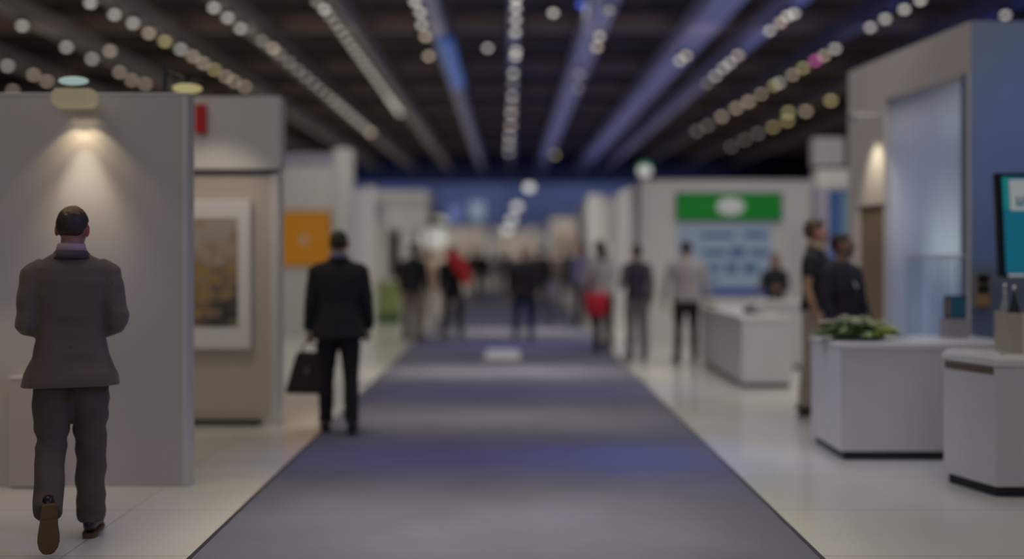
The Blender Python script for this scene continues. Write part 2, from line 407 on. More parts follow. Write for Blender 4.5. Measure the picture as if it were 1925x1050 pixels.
        so = MB(); outl = [(a, b) for a, b in sp]+[(a, -b) for a, b in reversed(sp)]
        V = [an+fd*a+rt*b+ud*-.079 for a, b in outl]+[an+fd*a+rt*b+ud*-.090 for a, b in outl]; n = len(outl)
        so.add(V, [tuple(range(n)), tuple(range(2*n-1, n-1, -1))]+[(i, n+i, n+(i+1)%n, (i+1)%n) for i in range(n)])
        ho = [(a, b*.95) for a, b in sp if a < .0]; ho2 = ho+[(a, -b) for a, b in reversed(ho)]
        V = [an+fd*a+rt*b+ud*-.088 for a, b in ho2]+[an+fd*a+rt*b+ud*-.105 for a, b in ho2]; n = len(ho2)
        so.add(V, [tuple(range(n)), tuple(range(2*n-1, n-1, -1))]+[(i, n+i, n+(i+1)%n, (i+1)%n) for i in range(n)])
        sc_ = fit['shoe']; sl = fit.get('sole', (.02,.018,.016))
        store.append(('shoe', sh_mb, mat('shoe_%d_%d_%d' % tuple(int(c*255) for c in sc_), sc_, .35), None, None))
        store.append(('sole', so, mat('sole_%d_%d_%d' % tuple(int(c*255) for c in sl), sl, .6), 'shoe', None))
        low.append(min(v[2] for v in so.v))
    # ---- upper garment
    uc = fit['top']; um = mat('top_cloth_%d_%d_%d' % tuple(int(c*255) for c in uc), uc, fit.get('rough', .85), var=fit.get('var', .08), scale=8, bump=0.06, sheen=fit.get('sheen', 0))
    kind = fit['kind']; g = []
    if kind == 'jacket':
        fl = fit.get('flare', 1.0)
        tr = [((0,-.015,.785),.232*fl,.165*fl),((0,-.012,.84),.222*fl,.16*fl),((0,-.008,.94),.196,.148),((0,-.003,1.04),.176,.134),((0,.002,1.12),.171,.13),((0,.002,1.25),.188,.142),
              ((0,-.008,1.35),.197,.134),((0,-.016,1.42),.187,.108),((0,-.02,1.455),.145,.082),((0,-.018,1.485),.09,.07)]
        arm = [(.035,.05),(.070,.076),(.066,.069),(.06,.062),(.054,.056),(.046,.048)]; nexp = 2.35
    elif kind in ('shirt', 'coat'):
        tr = [((0,-.005,.86),.182,.138),((0,-.005,.92),.185,.14),((0,0,1.02),.165,.128),((0,.002,1.12),.16,.125),((0,.002,1.25),.178,.137),
              ((0,-.008,1.35),.182,.127),((0,-.016,1.42),.165,.098),((0,-.02,1.455),.125,.078),((0,-.016,1.485),.08,.068)]
        arm = [(.032,.046),(.063,.068),(.059,.062),(.054,.055),(.05,.05),(.04,.04)]; nexp = 2.2
    else:                                              # tshirt / vest
        tr = [((0,-.005,.89),.176,.132),((0,-.005,.95),.176,.134),((0,0,1.03),.162,.126),((0,.002,1.12),.158,.123),((0,.002,1.25),.176,.135),
              ((0,-.008,1.35),.18,.125),((0,-.016,1.42),.163,.096),((0,-.02,1.455),.125,.076),((0,-.016,1.487),.08,.066)]
        arm = [(.032,.046),(.063,.066),(.061,.063)] if kind == 'tshirt' else [(.040,.05),(.055,.058)]; nexp = 2.2
    V, Fc = loft([(c, a*bw, b*bw) if c[2] < 1.47 else (c, a, b) for c, a, b in tr], 28, nexp); g.append((tT(V), Fc))
    for k in 'LR':
        sh, e, wr = J['sh'+k], J['el'+k], J['wr'+k]
        if kind == 'vest': V, Fc = limb([sh+np.array((-.06*(-1 if k == 'L' else 1),0,.02)), sh*.97+e*.03], arm)
        elif kind == 'tshirt': V, Fc = limb([sh+np.array((-.045*(-1 if k == 'L' else 1),0,.034)), sh-(sh-e)*.10, sh*.38+e*.62], arm)
        else: V, Fc = limb([sh+np.array((-.045*(-1 if k == 'L' else 1),0,.036)), sh-(sh-e)*.10, sh*.5+e*.5, e, e*.5+wr*.5, wr+J['hd'+k]*.005], arm)
        g.append((tA(V), Fc))
    V, Fc = remesh(g, max(vox*.85, .009), 4)
    for i in range(len(V)):
        v = V[i]; ke = 1.0
        for k in 'LR':
            de = np.linalg.norm(v-J['el'+k]); ke = max(ke, 1+1.6*math.exp(-(de/.09)**2))
        dv = nrm((v[0], v[1], 0)) if abs(v[0]) < .2 else nrm((v[0]-math.copysign(.2, v[0]), v[1], 0))
        q = mnoise.noise(Vector((v[0]*7+9, v[1]*7, v[2]*15)))*amp*.8*ke
        if kind == 'jacket' and v[1] < 0 and abs(v[0]) < .03 and v[2] < 1.40:      # centre back seam and vent
            dp = .0045 if v[2] > 1.0 else .009
            q -= dp*math.exp(-(v[0]/.006)**2)
        V[i] = v+dv*q
    umb = MB(); umb.add(V, Fc, 0, True)
    store.append(({'jacket':'jacket','shirt':'shirt','coat':'jacket','tshirt':'tshirt','vest':'vest'}[kind], umb, um, None, None))
    # collars
    def collar(nm, z, r0, r1, h, col):
        rings = []; V = []; Fc = []; seg = 32
        for k in range(seg):
            a = 2*PI*k/seg; c, s_ = math.cos(a), math.sin(a); dz = -.035*max(0, s_)
            for rr, zz in ((r0, h), (r1, h*.75), (r1+(.030 if nm == 'jacket_collar' else .010), -.024), (r0, -.022)):
                V.append((rr*c*1.06, rr*s_*1.08-.012+.010*max(0, s_), z+zz+dz))
        for k in range(seg):
            k2 = (k+1)%seg
            for q in range(4): Fc.append((k*4+q, k2*4+q, k2*4+(q+1)%4, k*4+(q+1)%4))
        m_ = MB(); m_.add(tT(np.array(V)), Fc, 0, True)
        store.append((nm, m_, mat('collar_%d_%d_%d' % tuple(int(c*255) for c in col), col, .8), None, None))
    if fit.get('collar'): collar('shirt_collar', 1.512, .060, .066, .030, fit['collar'])
    if kind == 'jacket': collar('jacket_collar', 1.484, .068, .076, .022, fit.get('lapel', tuple(np.array(uc)*.75)))
    if kind == 'vest' and fit.get('sleeves'):
        a = []
        for k in 'LR':
            sh, e, wr = J['sh'+k], J['el'+k], J['wr'+k]
            V, Fc = limb([sh+np.array((-.045*(-1 if k == 'L' else 1),0,.030)), sh-(sh-e)*.10, sh*.5+e*.5, e, e*.5+wr*.5, wr], [(.028,.04),(.058,.060),(.055,.057),(.05,.052),(.046,.047),(.038,.038)])
            mm = MB(); mm.add(tA(V), Fc, 0, True)
            store.append(('sleeve', mm, mat('sleeve_%d_%d_%d' % tuple(int(c*255) for c in fit['sleeves']), fit['sleeves'], .8), None, None))
    # ---- link everything, resting on the floor
    dz = -min(low); last = {}
    for nm, mb_, m_, par, lb in store:
        mb_.v = [(v[0]*s, v[1]*s, (v[2]+dz)*s) for v in mb_.v]
        o = mb_.build(nm, m_, last[par] if par else root); last[nm] = o
        if lb: o['label'] = lb
    Mw = Matrix.Translation(loc) @ Matrix.Rotation(R(yaw), 4, 'Z')
    root_info = {k: Mw @ Vector(((g_[0])*s, g_[1]*s, (g_[2]+dz)*s)) for k, g_ in grip.items()}
    return root, root_info

# ------------------------------------------------------------------ hall shell
struct(MB().box(-30, 30, -6, 62, -0.2, 0).build('floor', floor_mat()))
struct(MB().box(-30, 30, -6, 62, 8.2, 8.5).build('ceiling', M_ceil))
struct(MB().box(-30.3, -30, -6, 62, 0, 8.2).build('wall_left', M_ceil))
struct(MB().box(30, 30.3, -6, 62, 0, 8.2).build('wall_right', M_ceil))
M_far = mat('far_wall_paint', (0.30, 0.32, 0.38), 0.7, var=0.1, scale=0.3)
struct(MB().box(-30, 30, 60, 60.3, 0, 5.5).build('wall_back', M_far))
struct(MB().box(-30, 30, 59.8, 60.3, 5.5, 8.2).build('trim_1', mat('navy_fascia', (0.015, 0.02, 0.05), 0.7)))
def carpet_mat():
    m = mat('aisle_carpet', (0.175, 0.175, 0.235), 0.95, var=0.10, scale=1.2, bump=0.5, spec=0.1)
    return m
CX0, CX1 = -1.653, 1.62
c = MB().box(CX0, CX1, 2.0, 45, 0.001, 0.008).build('aisle_carpet', carpet_mat())
tag(c, 'long grey blue carpet running down the middle of the white hall floor', 'carpet')
for nm, x, lb in (('carpet_edging', CX0, 'thin dark edging strip along the left edge of the aisle carpet'), ('carpet_edging', CX1, 'thin dark edging strip along the right edge of the aisle carpet')):
    e = MB().box(x-(.024 if x < 0 else -.0005), x+(.024 if x > 0 else -.0005), 2.0, 45, 0.0015, 0.010).build(nm, M_dark); tag(e, lb, 'edging')
fs = MB()
cz = GZ(667); fs.box((913-VX)/F*cz, (977-VX)/F*cz, GZ(676.5), GZ(658), .0081, .0095)
fs = fs.build('floor_sticker', mat('pale_sticker', (0.85, 0.88, 0.86), 0.5, var=.02)); tag(fs, 'pale rectangular floor sticker lying in the middle of the aisle carpet', 'floor sticker')

# ceiling: long beams along the hall and cross trusses
ROWS = [(-12.2,.35),(-9.5,.25),(-7.27,.25),(-5.3,.3),(-3.3,.34),(-1.48,.32),(.1,.2),(1.75,.5),(3.95,.62),(5.25,.3),(7.05,.25),(9.3,.3),(11.6,.3)]
M_beam_r = mat('grey_duct', (0.36, 0.37, 0.42), 0.5, var=.08)
M_beam_d = mat('dark_beam', (.10,.10,.11), .5)
for i, (x, wd) in enumerate(ROWS):
    b = MB().box(x-wd/2, x+wd/2, 12, 59.8, 6.12, 6.5).build('ceiling_beam', M_beam if i < 5 else (M_beam_r if i < 10 else M_beam_d), bevel=.02); struct(b)
for i, y in enumerate((14.5, 19.0, 23.7, 28.9, 33.0, 37.5, 42.0, 47.0, 52.0)):
    b = MB(); 
    b.box(-29, 29, y-.15, y+.15, 6.52, 6.86); b.box(-29, 29, y-.12, y+.12, 7.25, 7.40)
    x = -29.0; up = True
    while x < 29:                                                    # truss web
        x2 = x+.9; z0, z1 = (6.86, 7.25) if up else (7.25, 6.86)
        b.add([(x,y-.04,z0),(x+.09,y-.04,z0),(x2+.09,y-.04,z1),(x2,y-.04,z1),(x,y+.04,z0),(x+.09,y+.04,z0),(x2+.09,y+.04,z1),(x2,y+.04,z1)],
              [(0,1,2,3),(7,6,5,4),(0,4,5,1),(3,2,6,7),(0,3,7,4),(1,5,6,2)]); x = x2; up = not up
    struct(b.build('ceiling_truss_beam', mat('brown_truss', (0.15, 0.115, 0.105), .6)))

# downlights: housing with a glowing lens
E_lamp = emis('lamp_white', (1.0, 0.95, 0.86), 1.25); E_lampw = emis('lamp_warm', (1.0, 0.80, 0.62), 1.25)
E_lampy = emis('lamp_yellow', (1.0, 0.85, 0.40), 1.2); E_lampm = emis('lamp_magenta', (1.0, 0.2, 0.6), 1.6)
E_dim = emis('lamp_dim', (1.0, 0.93, 0.80), 0.55); E_lampb = emis('lamp_blue', (0.10, 0.18, 1.0), 1.2)
def lens_mesh(rad):
    V, Fc = ell((0,0,0), (rad, rad, rad*.8), 16, 10)
    me = bpy.data.meshes.new('lens'); me.from_pydata([tuple(v) for v in V], [], Fc); me.update()
    me.polygons.foreach_set('use_smooth', [True]*len(Fc)); return me
LENS = {}
HOUS = None
def downlight(px, py, label, group, m, rad=None, zc=6.0, Z=None):
    global HOUS
    if Z is None: Z = (zc-EYE)*F/(VY-py)
    pt = P(px, py, Z)
    if rad is None: rad = .060 if Z < 22 else (.066 if Z < 30 else .088)
    if HOUS is None:
        hb = MB(); hb.lathe([(.10,.02),(.115,.03),(.115,.085),(.06,.12),(.02,.125),(.02,.22)], seg=16)
        HOUS = hb.build('downlight', M_dark); h = HOUS
    else:
        h = bpy.data.objects.new('downlight', HOUS.data); COL.objects.link(h)
    h.location = pt; tag(h, label, 'ceiling light', group)
    if min(abs(pt.x-x_)-w_/2 for x_, w_ in ROWS) > -.03:
        MB().lathe([(.012,.2),(.012,8.2-pt.z)], seg=8).build('stem', M_dark, h)
    key = (m.name, rad)
    if key not in LENS: LENS[key] = lens_mesh(rad); LENS[key].materials.append(m)
    l = bpy.data.objects.new('lens', LENS[key]); COL.objects.link(l); l.parent = h
    return h
W, Y_, A_, D_, MG, B_ = E_lamp, E_lampy, E_lampw, E_dim, E_lampm, E_lampb
def lerp_row(x0, y0, x1, y1, n):
    Z0, Z1 = 1/(VY-y0), 1/(VY-y1); out = []
    for i in range(n):
        t = i/(n-1); k = 1/(Z0+(Z1-Z0)*t); y = VY-k
        u = (x0-VX)/(VY-y0); v = (x1-VX)/(VY-y1); out.append((VX+(u+(v-u)*t)*k, y))
    return out
rows = [
 ('small round spotlight in the scattered lamps above the far left booth', 'scattered lamps at far left', [(42,48,W),(125,88,W),(173,110,W),(207,95,A_),(14,123,W),(63,140,A_),(88,152,A_),(24,170,A_),(225,135,A_),(248,150,A_),(273,157,A_)]),
 ('round downlight in the long slanting row ending above the framed poster booth', 'row of downlights at left', [(170,5,W),(215,27,W),(250,43,W),(280,62,A_),(310,77,Y_),(340,92,W),(363,105,A_),(382,118,A_),(403,130,Y_),(425,143,A_),(440,152,A_),(460,162,A_)]),
 ('round downlight on the beam running down towards the orange screen', 'lamps on the third beam from the left', [(402,14,W),(428,33,W),(452,53,W),(493,76,D_),(513,90,A_)]+[(x,y,D_) for x,y in lerp_row(525,100,690,242,15)]+[(697,248,A_)]),
 ('closely spaced round downlight on the grey beam left of the blue lit beam', 'lamps on the fourth beam from the left', [(596,3,D_),(610,17,W)]+[(x,y,D_) for x,y in lerp_row(620,30,752,212,22)]),
 ('round downlight on the partly blue lit beam left of the hall centre', 'lamps on the blue lit beam', [(780,3,W),(790,23,W),(793,46,W),(800,68,A_),(806,105,A_)]),
 ('round downlight in the straight centre row above the aisle carpet', 'centre row of downlights', [(970,-2,W),(970,15,W),(970,37,W),(969,60,W),(970,95,W),(969,105,W),(965,137,W),(964,155,D_),(963,180,W),(962,195,D_),(961,212,A_),(960,235,A_),(958,255,W),(957,270,W),(956,285,W)]),
 ('round lamp on the wide grey duct just right of the centre row', 'lamps on the wide duct', [(1127,68,W),(1122,88,A_),(1145,18,D_),(1090,138,D_),(1087,165,D_),(1043,290,Y_)]),
 ('round lamp of the close pair beside the bluish grey duct', 'pair of lamps by the second duct', [(1278,113,W),(1290,104,A_)]),
 ('round downlight on the slanting beam above the green sign booth', 'lamps on the third beam from the right', [(1493,25,W),(1480,30,W),(1467,42,A_),(1447,57,W),(1387,103,A_),(1372,117,W),(1360,127,W),(1345,142,W),(1330,155,D_)]),
 ('round downlight in the slanting row that ends over the white curtain booth', 'row of downlights at right', [(1730,0,W),(1700,17,W),(1664,35,W),(1636,51,W),(1570,91,W),(1549,104,A_),(1510,127,Y_),(1490,140,A_),(1465,155,W),(1455,160,Y_),(1431,176,A_),(1407,190,A_),(1384,202,A_),(1357,218,A_),(1330,235,D_),(1310,245,D_)]),
 ('small yellow lamp in the loose row beside the white curtain booth', 'yellow lamps at right', [(1562,188,Y_),(1515,208,A_),(1482,210,Y_),(1480,226,Y_),(1453,238,Y_),(1425,250,D_),(1400,262,D_),(1375,275,D_)]),
]
for lb, gr, lamps in rows:
    for x, y, m in lamps: downlight(x, y, lb, gr, m)
downlight(1533, 113, 'small magenta lamp in the right hand row of downlights', None, MG)
downlight(1040, 24, 'large single white lamp just right of the centre row of downlights', None, W, .058)
downlight(917, 90, 'single white lamp hanging left of the centre row of downlights', None, W, .058)
downlight(1092, 8, 'small blue lamp near the top of the hall right of centre', None, B_, .058)
downlight(1890, 28, 'single white lamp above the blue lit wall at the far right', None, W, .055)

# pendant lamps over the far end of the aisle
def pendant(px, py, Z, rad, label, group, m, top=8.2, green=False):
    pt = P(px, py, Z); r = empty('pendant_lamp', pt, label, 'pendant lamp', group)
    MB().lathe([(.012, rad*1.2),(.012, top-pt.z)], seg=8).build('rod', M_dark, r)
    MB().lathe([(rad*1.05, rad*.7),(rad*1.0, rad*.9),(rad*.5, rad*1.15),(rad*.1, rad*1.3)], seg=20).build('shade', M_dark if not green else emis('green_fringe_glow', (0.0, 0.45, 0.12), .35), r)  # green shade paints the lamp's lens fringe as a glow
    V, Fc = ell((0,0,0), (rad, rad, rad*.8)); MB().add(V, Fc, 0, True).build('bulb', m, r)
    return r
E_pend = emis('pendant_white', (1.0, 0.97, 0.92), .85)
for i, (x, y, Z) in enumerate(((995,352,29),(972,388,35),(962,412,40),(953,432,45))):
    pendant(x, y, Z, .135+.012*i, ['highest and nearest white globe lamp of the four hanging over the far aisle', 'second highest white globe lamp of the four over the far aisle', 'third white globe lamp in the row over the far aisle', 'lowest and farthest white globe lamp over the far aisle'][i], 'globe lamps over the far aisle', E_pend)
pendant(1212, 321, 24, .15, 'white lamp with green fringe painted as glowing shade above the green sign booth', None, emis('lamp_green_white', (1,.97,.95), .55), green=True)
pendant(815, 447, 25.6, .36, 'large low white lamp hanging beside the far left booth', None, emis('big_pendant', (1.0, 0.98, 0.9), .42))
pendant(826, 419, 27.5, .24, 'smaller white lamp hanging just above the large low white lamp', None, emis('big_pendant', (1.0, 0.98, 0.9), .42))
# glowing slab added to paint blue light on the beam left of centre
bb = MB(); z0 = 6.03
Zb0, Zb1 = 4.4*F/(VY-80), 4.4*F/(VY-165)
bb.box(-1.48-.02, -1.48+.30, Zb0, Zb1, 5.98, 6.118)
bb = bb.build('glow_panel', emis('blue_beam_glow', (0.02, 0.12, 0.50), .38)); tag(bb, 'deep blue glowing slab painting blue light on the beam left of the centre row', 'light panel')

# ------------------------------------------------------------------ left booths
# wall beside the nearest man
Z1 = 7.27; x1 = (353-VX)/F*Z1; h1 = EYE+(VY-178)/F*Z1
r = empty('booth_wall', (x1-1.6, Z1, 0), 'tall plain grey white booth wall behind the man in the brown suit', 'booth wall')
MB().box(-2.6, 1.56, 0, .15, 0, h1).build('wall_panel', M_wallL, r)
plabel(MB().box(1.56, 1.6, -.004, .154, 0, h1).build('end_post', M_trim, r, bevel=.006), 'white metal end post')
MB().box(-2.6, 1.6, -.004, .154, h1, h1+.015).build('top_rail', M_trim, r)
# low cabinet at its foot
xa, xb = (15-VX)/F*7.2, (104-VX)/F*7.2; zt = EYE+(VY-708)/F*7.2
r = empty('low_cabinet', ((xa+xb)/2, 7.235, 0), 'low beige cabinet against the wall behind the brown suited man', 'cabinet')
w_ = (xb-xa)/2
MB().box(-w_, w_, -.03, .032, .01, zt-.02).build('body', M_cream, r, bevel=.004)
MB().box(-w_-.005, w_+.005, -.034, .033, zt-.02, zt).build('cabinet_top', M_white, r, bevel=.004)
# wall lamp throwing the cone
lz = EYE+(VY-186)/F*7.1; lx = (140-VX)/F*7.1
r = empty('wall_spotlight', (lx, 7.08, lz), 'lit spotlight clamped on top of the wall behind the brown suited man', 'spotlight')
MB().box(-.135, .135, -.05, .10, -.055, .065).build('lamp_head', emis('wall_lamp_glow', (1.0, .84, .52), .17), r, bevel=.02)
MB().box(-.02, .02, .03, .30, .075, .10).box(-.02, .02, .26, .30, -.1, .10).build('bracket', M_dark, r)
V, Fc = ell((0.01,-.02,.115),(.10,.05,.028)); MB().add(V, Fc, 0, True).build('signal_lamp', emis('cool_lamp', (.75,1.0,.95), .35), r)
for dx in (-.06, 0, .06): spot('wall_spot', (lx+dx, 7.215, lz-.064), (lx+dx, 7.226, 0), .16, (1.0, .80, .55), 98, .3, .02)
for dx in (-.05, .05): spot('wall_spot', (lx+dx, 7.15, lz-.066), (lx+dx, 7.18, 0), 2.7, (1.0, .82, .56), 94, .3, .02)
spot('wall_spot', (lx, 7.06, lz-.07), (lx+.01, 7.27, lz-.62), 6.5, (1.0, .94, .80), 44, .8, .03)
spot('wall_spot', (lx, 6.95, lz-.07), (lx, 7.26, lz-1.3), 12, (1.0, .86, .66), 62, .9, .03)
# second booth with the framed poster
Z2 = 9.82; x2 = (519-VX)/F*Z2; h2 = EYE+(VY-181)/F*Z2; zf = EYE+(VY-324)/F*Z2
r = empty('booth_wall', (x2-1.5, Z2, 0), 'cream booth wall with a projecting upper fascia carrying the framed poster', 'booth wall')
MB().box(-2.2, 1.46, .06, .22, .045, zf).build('wall_panel', M_cream, r)
MB().box(-2.2, 1.54, 0, .24, zf+.03, h2).build('fascia', M_white, r, bevel=.006)
MB().box(-2.2, 1.50, .02, .22, zf-.005, zf+.03).build('shadow_strip', M_dark, r)  # dark strip paints the shadow under the fascia edge
MB().box(1.44, 1.52, .03, .24, 0, zf).build('end_post', M_trim, r, bevel=.006)
MB().box(-2.2, (486-VX)/F*Z2-(x2-1.5), .02, .20, 0, .045).build('plinth', M_black, r)
def poster_mat():
    m = bpy.data.materials.new('city_print'); m.use_nodes = True; nt = m.node_tree; b = nt.nodes['Principled BSDF']; b.inputs['Roughness'].default_value = .4
    tc = nt.nodes.new('ShaderNodeTexCoord'); mp = nt.nodes.new('ShaderNodeMapping'); mp.inputs['Rotation'].default_value = (PI/2, 0, 0)
    br = nt.nodes.new('ShaderNodeTexBrick'); br.inputs['Scale'].default_value = 5.2; br.inputs['Mortar Size'].default_value = 0; br.offset = .37
    br.inputs['Brick Width'].default_value = .8; br.inputs['Row Height'].default_value = .42; br.inputs['Bias'].default_value = 0
    br.inputs['Color1'].default_value = (0,0,0,1); br.inputs['Color2'].default_value = (1,1,1,1)
    n = nt.nodes.new('ShaderNodeTexNoise'); n.inputs['Scale'].default_value = 5.5; n.inputs['Detail'].default_value = 5
    a = nt.nodes.new('ShaderNodeMath'); a.operation = 'MULTIPLY_ADD'; a.inputs[1].default_value = .26
    sx = nt.nodes.new('ShaderNodeSeparateXYZ'); g = nt.nodes.new('ShaderNodeMath'); g.operation = 'MULTIPLY_ADD'; g.inputs[1].default_value = .62; g.inputs[2].default_value = -.10
    ad = nt.nodes.new('ShaderNodeMath'); ad.operation = 'ADD'
    rp = nt.nodes.new('ShaderNodeValToRGB'); e = rp.color_ramp.elements
    e[0].position = 0.10; e[0].color = (.045,.045,.045,1); e[1].position = .95; e[1].color = (.46,.43,.38,1)
    for pz, c_ in ((.28,(.12,.11,.10)),(.40,(.26,.20,.15)),(.50,(.46,.29,.10)),(.58,(.34,.26,.19)),(.74,(.46,.39,.31))):
        k = e.new(pz); k.color = (*c_, 1)
    L = nt.links.new
    L(tc.outputs['Object'], mp.inputs['Vector']); L(mp.outputs['Vector'], br.inputs['Vector']); L(tc.outputs['Object'], n.inputs['Vector'])
    L(br.outputs['Color'], a.inputs[0]); L(n.outputs['Fac'], a.inputs[2])
    L(tc.outputs['Object'], sx.inputs[0]); L(sx.outputs['Z'], g.inputs[0]); L(a.outputs[0], ad.inputs[0]); L(g.outputs[0], ad.inputs[1])
    L(ad.outputs[0], rp.inputs['Fac']); L(rp.outputs['Color'], b.inputs['Base Color'])
    return m
Zp = 9.80; pc = P(398, 515, Zp)
r = empty('framed_poster', pc, 'tall poster of a city collage in a wide white mount on the cream booth wall', 'poster')
hw, hh = 72/F*Zp, 140/F*Zp; pw, ph = 49/F*Zp, 102/F*Zp
MB().box(-hw, hw, .0, .075, -hh, hh).build('frame', mat('poster_mount', (.88,.86,.84), .5, var=.01), r, bevel=.006)
MB().box(-pw, pw, -.006, .002, -ph+.02, ph+.02).build('print', poster_mat(), r)
rs = P(377, 223, 9.78); o = MB().box(-.052, .052, -.012, .03, -.132, .132).build('red_sign', mat('red_plastic', (.62,.015,.02), .45, var=.03), bevel=.004)
o.location = rs; tag(o, 'small upright red sign on the fascia above the framed poster', 'sign')
# lamp on top between the two walls
lp = P(352, 166, 7.9)
r = empty('booth_spotlight', lp, 'yellow glowing spotlight on a bar over the end of the plain grey wall', 'spotlight')
V, Fc = ell((0,0,0),(.11,.09,.035)); MB().add(V, Fc, 0, True).build('lamp_head', emis('yellow_glow', (1.0,.9,.40), .33), r)
MB().box(-.012,.012,-.02,.02,.03,.06).box(-.10,.10,-.02,.02,.055,.075).build('bar', M_dark, r)
MB().box(-.012,.012,-.50,.02,.064,.074).box(-.012,.012,-.52,-.50,-.10,.074).build('bracket', M_dark, r)
spot('poster_spot', (pc.x+.1, 8.6, 3.2), (pc.x, Zp, 1.6), 26, WARM, 60, .6, .05)
# third booth, orange screen
Z3 = 20.0; h3 = EYE+(VY-288)/F*Z3; xr = (628-VX)/F*Z3
r = empty('booth_wall', (xr-1.2, Z3, 0), 'white booth wall with a tall end pillar carrying the orange screen', 'booth wall')
MB().box(-2.5, 1.2, .02, .2, 0, h3-.22).build('wall_panel', M_white, r)
plabel(MB().box(-2.5, 1.2, 0, .2, h3-.22, h3).build('header', mat('lilac_header', (.40,.38,.50), .5), r), 'lilac header strip')
px_ = (662-VX)/F*Z3-(xr-1.2); h3b = EYE+(VY-279)/F*Z3
MB().box(1.2, px_, -.05, .3, 0, h3b).build('pillar', M_white, r, bevel=.008)
MB().box(-2.5, 1.2, -.0, .02, 0, 1.35).build('lower_panel', M_white, r)
sc_ = P(571, 448, Z3-.03)
r = empty('orange_screen', sc_, 'square orange screen with a small pale mark on the white booth wall', 'screen')
a_, b_ = 49/F*Z3, 50/F*Z3
MB().box(-a_-.02, a_+.02, 0, .05, -b_-.02, b_+.02).build('frame', mat('ochre_frame', (.30,.16,.01), .5), r, bevel=.004)
MB().box(-a_, a_, -.008, .002, -b_, b_).build('display', emis('orange_display', (.95,.36,.012), .23), r)
V, Fc = loft([((0,-.010,-.10),.04,.004),((0,-.010,-.05),.065,.004),((.01,-.010,.0),.045,.004),((.0,-.010,.05),.025,.004),((-.02,-.010,.10),.006,.004)], 14)
MB().add(V, Fc, 0, True).build('emblem', emis('pale_mark', (1,.85,.7), .16), r)
# fourth booth wall
Z4 = 23.2; xl4, xm4, xr4 = [(q-VX)/F*Z4 for q in (640, 690, 705)]; h4 = EYE+(VY-350)/F*Z4
r = empty('booth_wall', (xr4-.5, Z4, 0), 'narrow bluish white booth wall right of the man with the briefcase', 'booth wall')
MB().box(xl4-(xr4-.5)-.6, xm4-(xr4-.5), 0, .15, 0, h4-.05).build('wall_panel', mat('lilac_white', (.58,.57,.66), .5), r)
MB().box(xm4-(xr4-.5), .5, -.04, .2, 0, h4).build('end_post', M_white, r, bevel=.01)
# fifth booth: open frame with header, posts and green counter
Z5 = 24.6
def bx5(mb, xa, xb, ya, yb, d0, d1): 
    p0 = P(xa, ya, Z5); p1 = P(xb, yb, Z5); mb.box(p0.x-ox, p1.x-ox, d0, d1, max(0, p1.z), p0.z); return mb
ox = (755-VX)/F*Z5
r = empty('exhibition_booth', (ox, Z5, 0), 'open fronted white booth with header and posts beyond the briefcase man', 'booth')
bx5(MB(), 706, 806, 358, 378, -.05, 1.6).build('roof_frame', M_white, r, bevel=.01)
bx5(MB(), 722, 804, 378, 430, 0, .12).build('header', M_white, r, bevel=.01)
bx5(MB(), 752, 776, 430, 606, 0, .25).build('post', M_white, r, bevel=.01)
bx5(MB(), 716, 726, 378, 606, 0, .2).build('post', M_white, r, bevel=.01)
bx5(MB(), 796, 804, 430, 606, .3, .5).build('post', M_white, r, bevel=.01)
bx5(MB(), 700, 806, 378, 606, 1.5, 1.6).build('back_wall', M_cream, r)
bx5(MB(), 727, 746, 435, 545, .9, 1.0).build('door', mat('dark_door', (.05,.035,.03), .5), r)
gc = P(729, 572, 24.2)
r2 = empty('green_counter', (gc.x, 24.2, 0), 'pale green front counter standing under the open white booth', 'counter')
hw = 22/F*24.2
MB().box(-hw, hw, 0, .3, .2, .95).build('body', mat('pale_green', (.27,.34,.12), .5), r2, bevel=.008)
MB().box(-hw-.03, hw+.03, -.03, .33, .95, .99).build('countertop', M_white, r2, bevel=.006)
plabel(MB().box(-hw, hw, .0, .3, 0, .2).build('plinth', mat('dark_green', (.02,.10,.02), .5), r2), 'dark green plinth')

# far row of booths closing the aisle
def far_booth(x0, x1, Z, h, col, label, group):
    r = empty('exhibition_booth', ((x0+x1)/2, Z, 0), label, 'booth', group); w_ = (x1-x0)/2
    m = mat('far_panel_%d%d%d' % tuple(int(c*99) for c in col), col, .5)
    MB().box(-w_, w_, 1.4, 1.5, 0, h-.3).build('back_wall', m, r)
    MB().box(-w_, w_, 0, .15, h-.55, h).build('header', m, r, bevel=.02)
    for sx in (-1, 1): MB().box(sx*w_-.1, sx*w_+.1, 0, .2, 0, h-.55).build('post', M_white, r)
    MB().box(-w_*.6, w_*.2, .3, .8, 0, 1.0).build('counter', M_white, r, bevel=.02)
    l = area('booth_lamp', ((x0+x1)/2, Z+.7, h-.1), ((x0+x1)/2, Z+.7, 0), w_*1.6, .5, 9, WARM, 150)
    return r
far_booth(-8.6, -4.4, 47, 3.0, (.62,.58,.55), 'pale far booth behind the low white pendant lamps', 'booths at the far end')
far_booth(-4.2, -1.0, 47, 2.75, (.62,.56,.50), 'far booth closing the aisle left of its middle', 'booths at the far end')
far_booth(-.8, 1.6, 49, 2.75, (.66,.62,.58), 'far booth closing the aisle straight ahead', 'booths at the far end')
far_booth(1.8, 5.4, 46, 3.1, (.64,.57,.48), 'warm cream far booth closing the aisle right of its middle', 'booths at the far end')
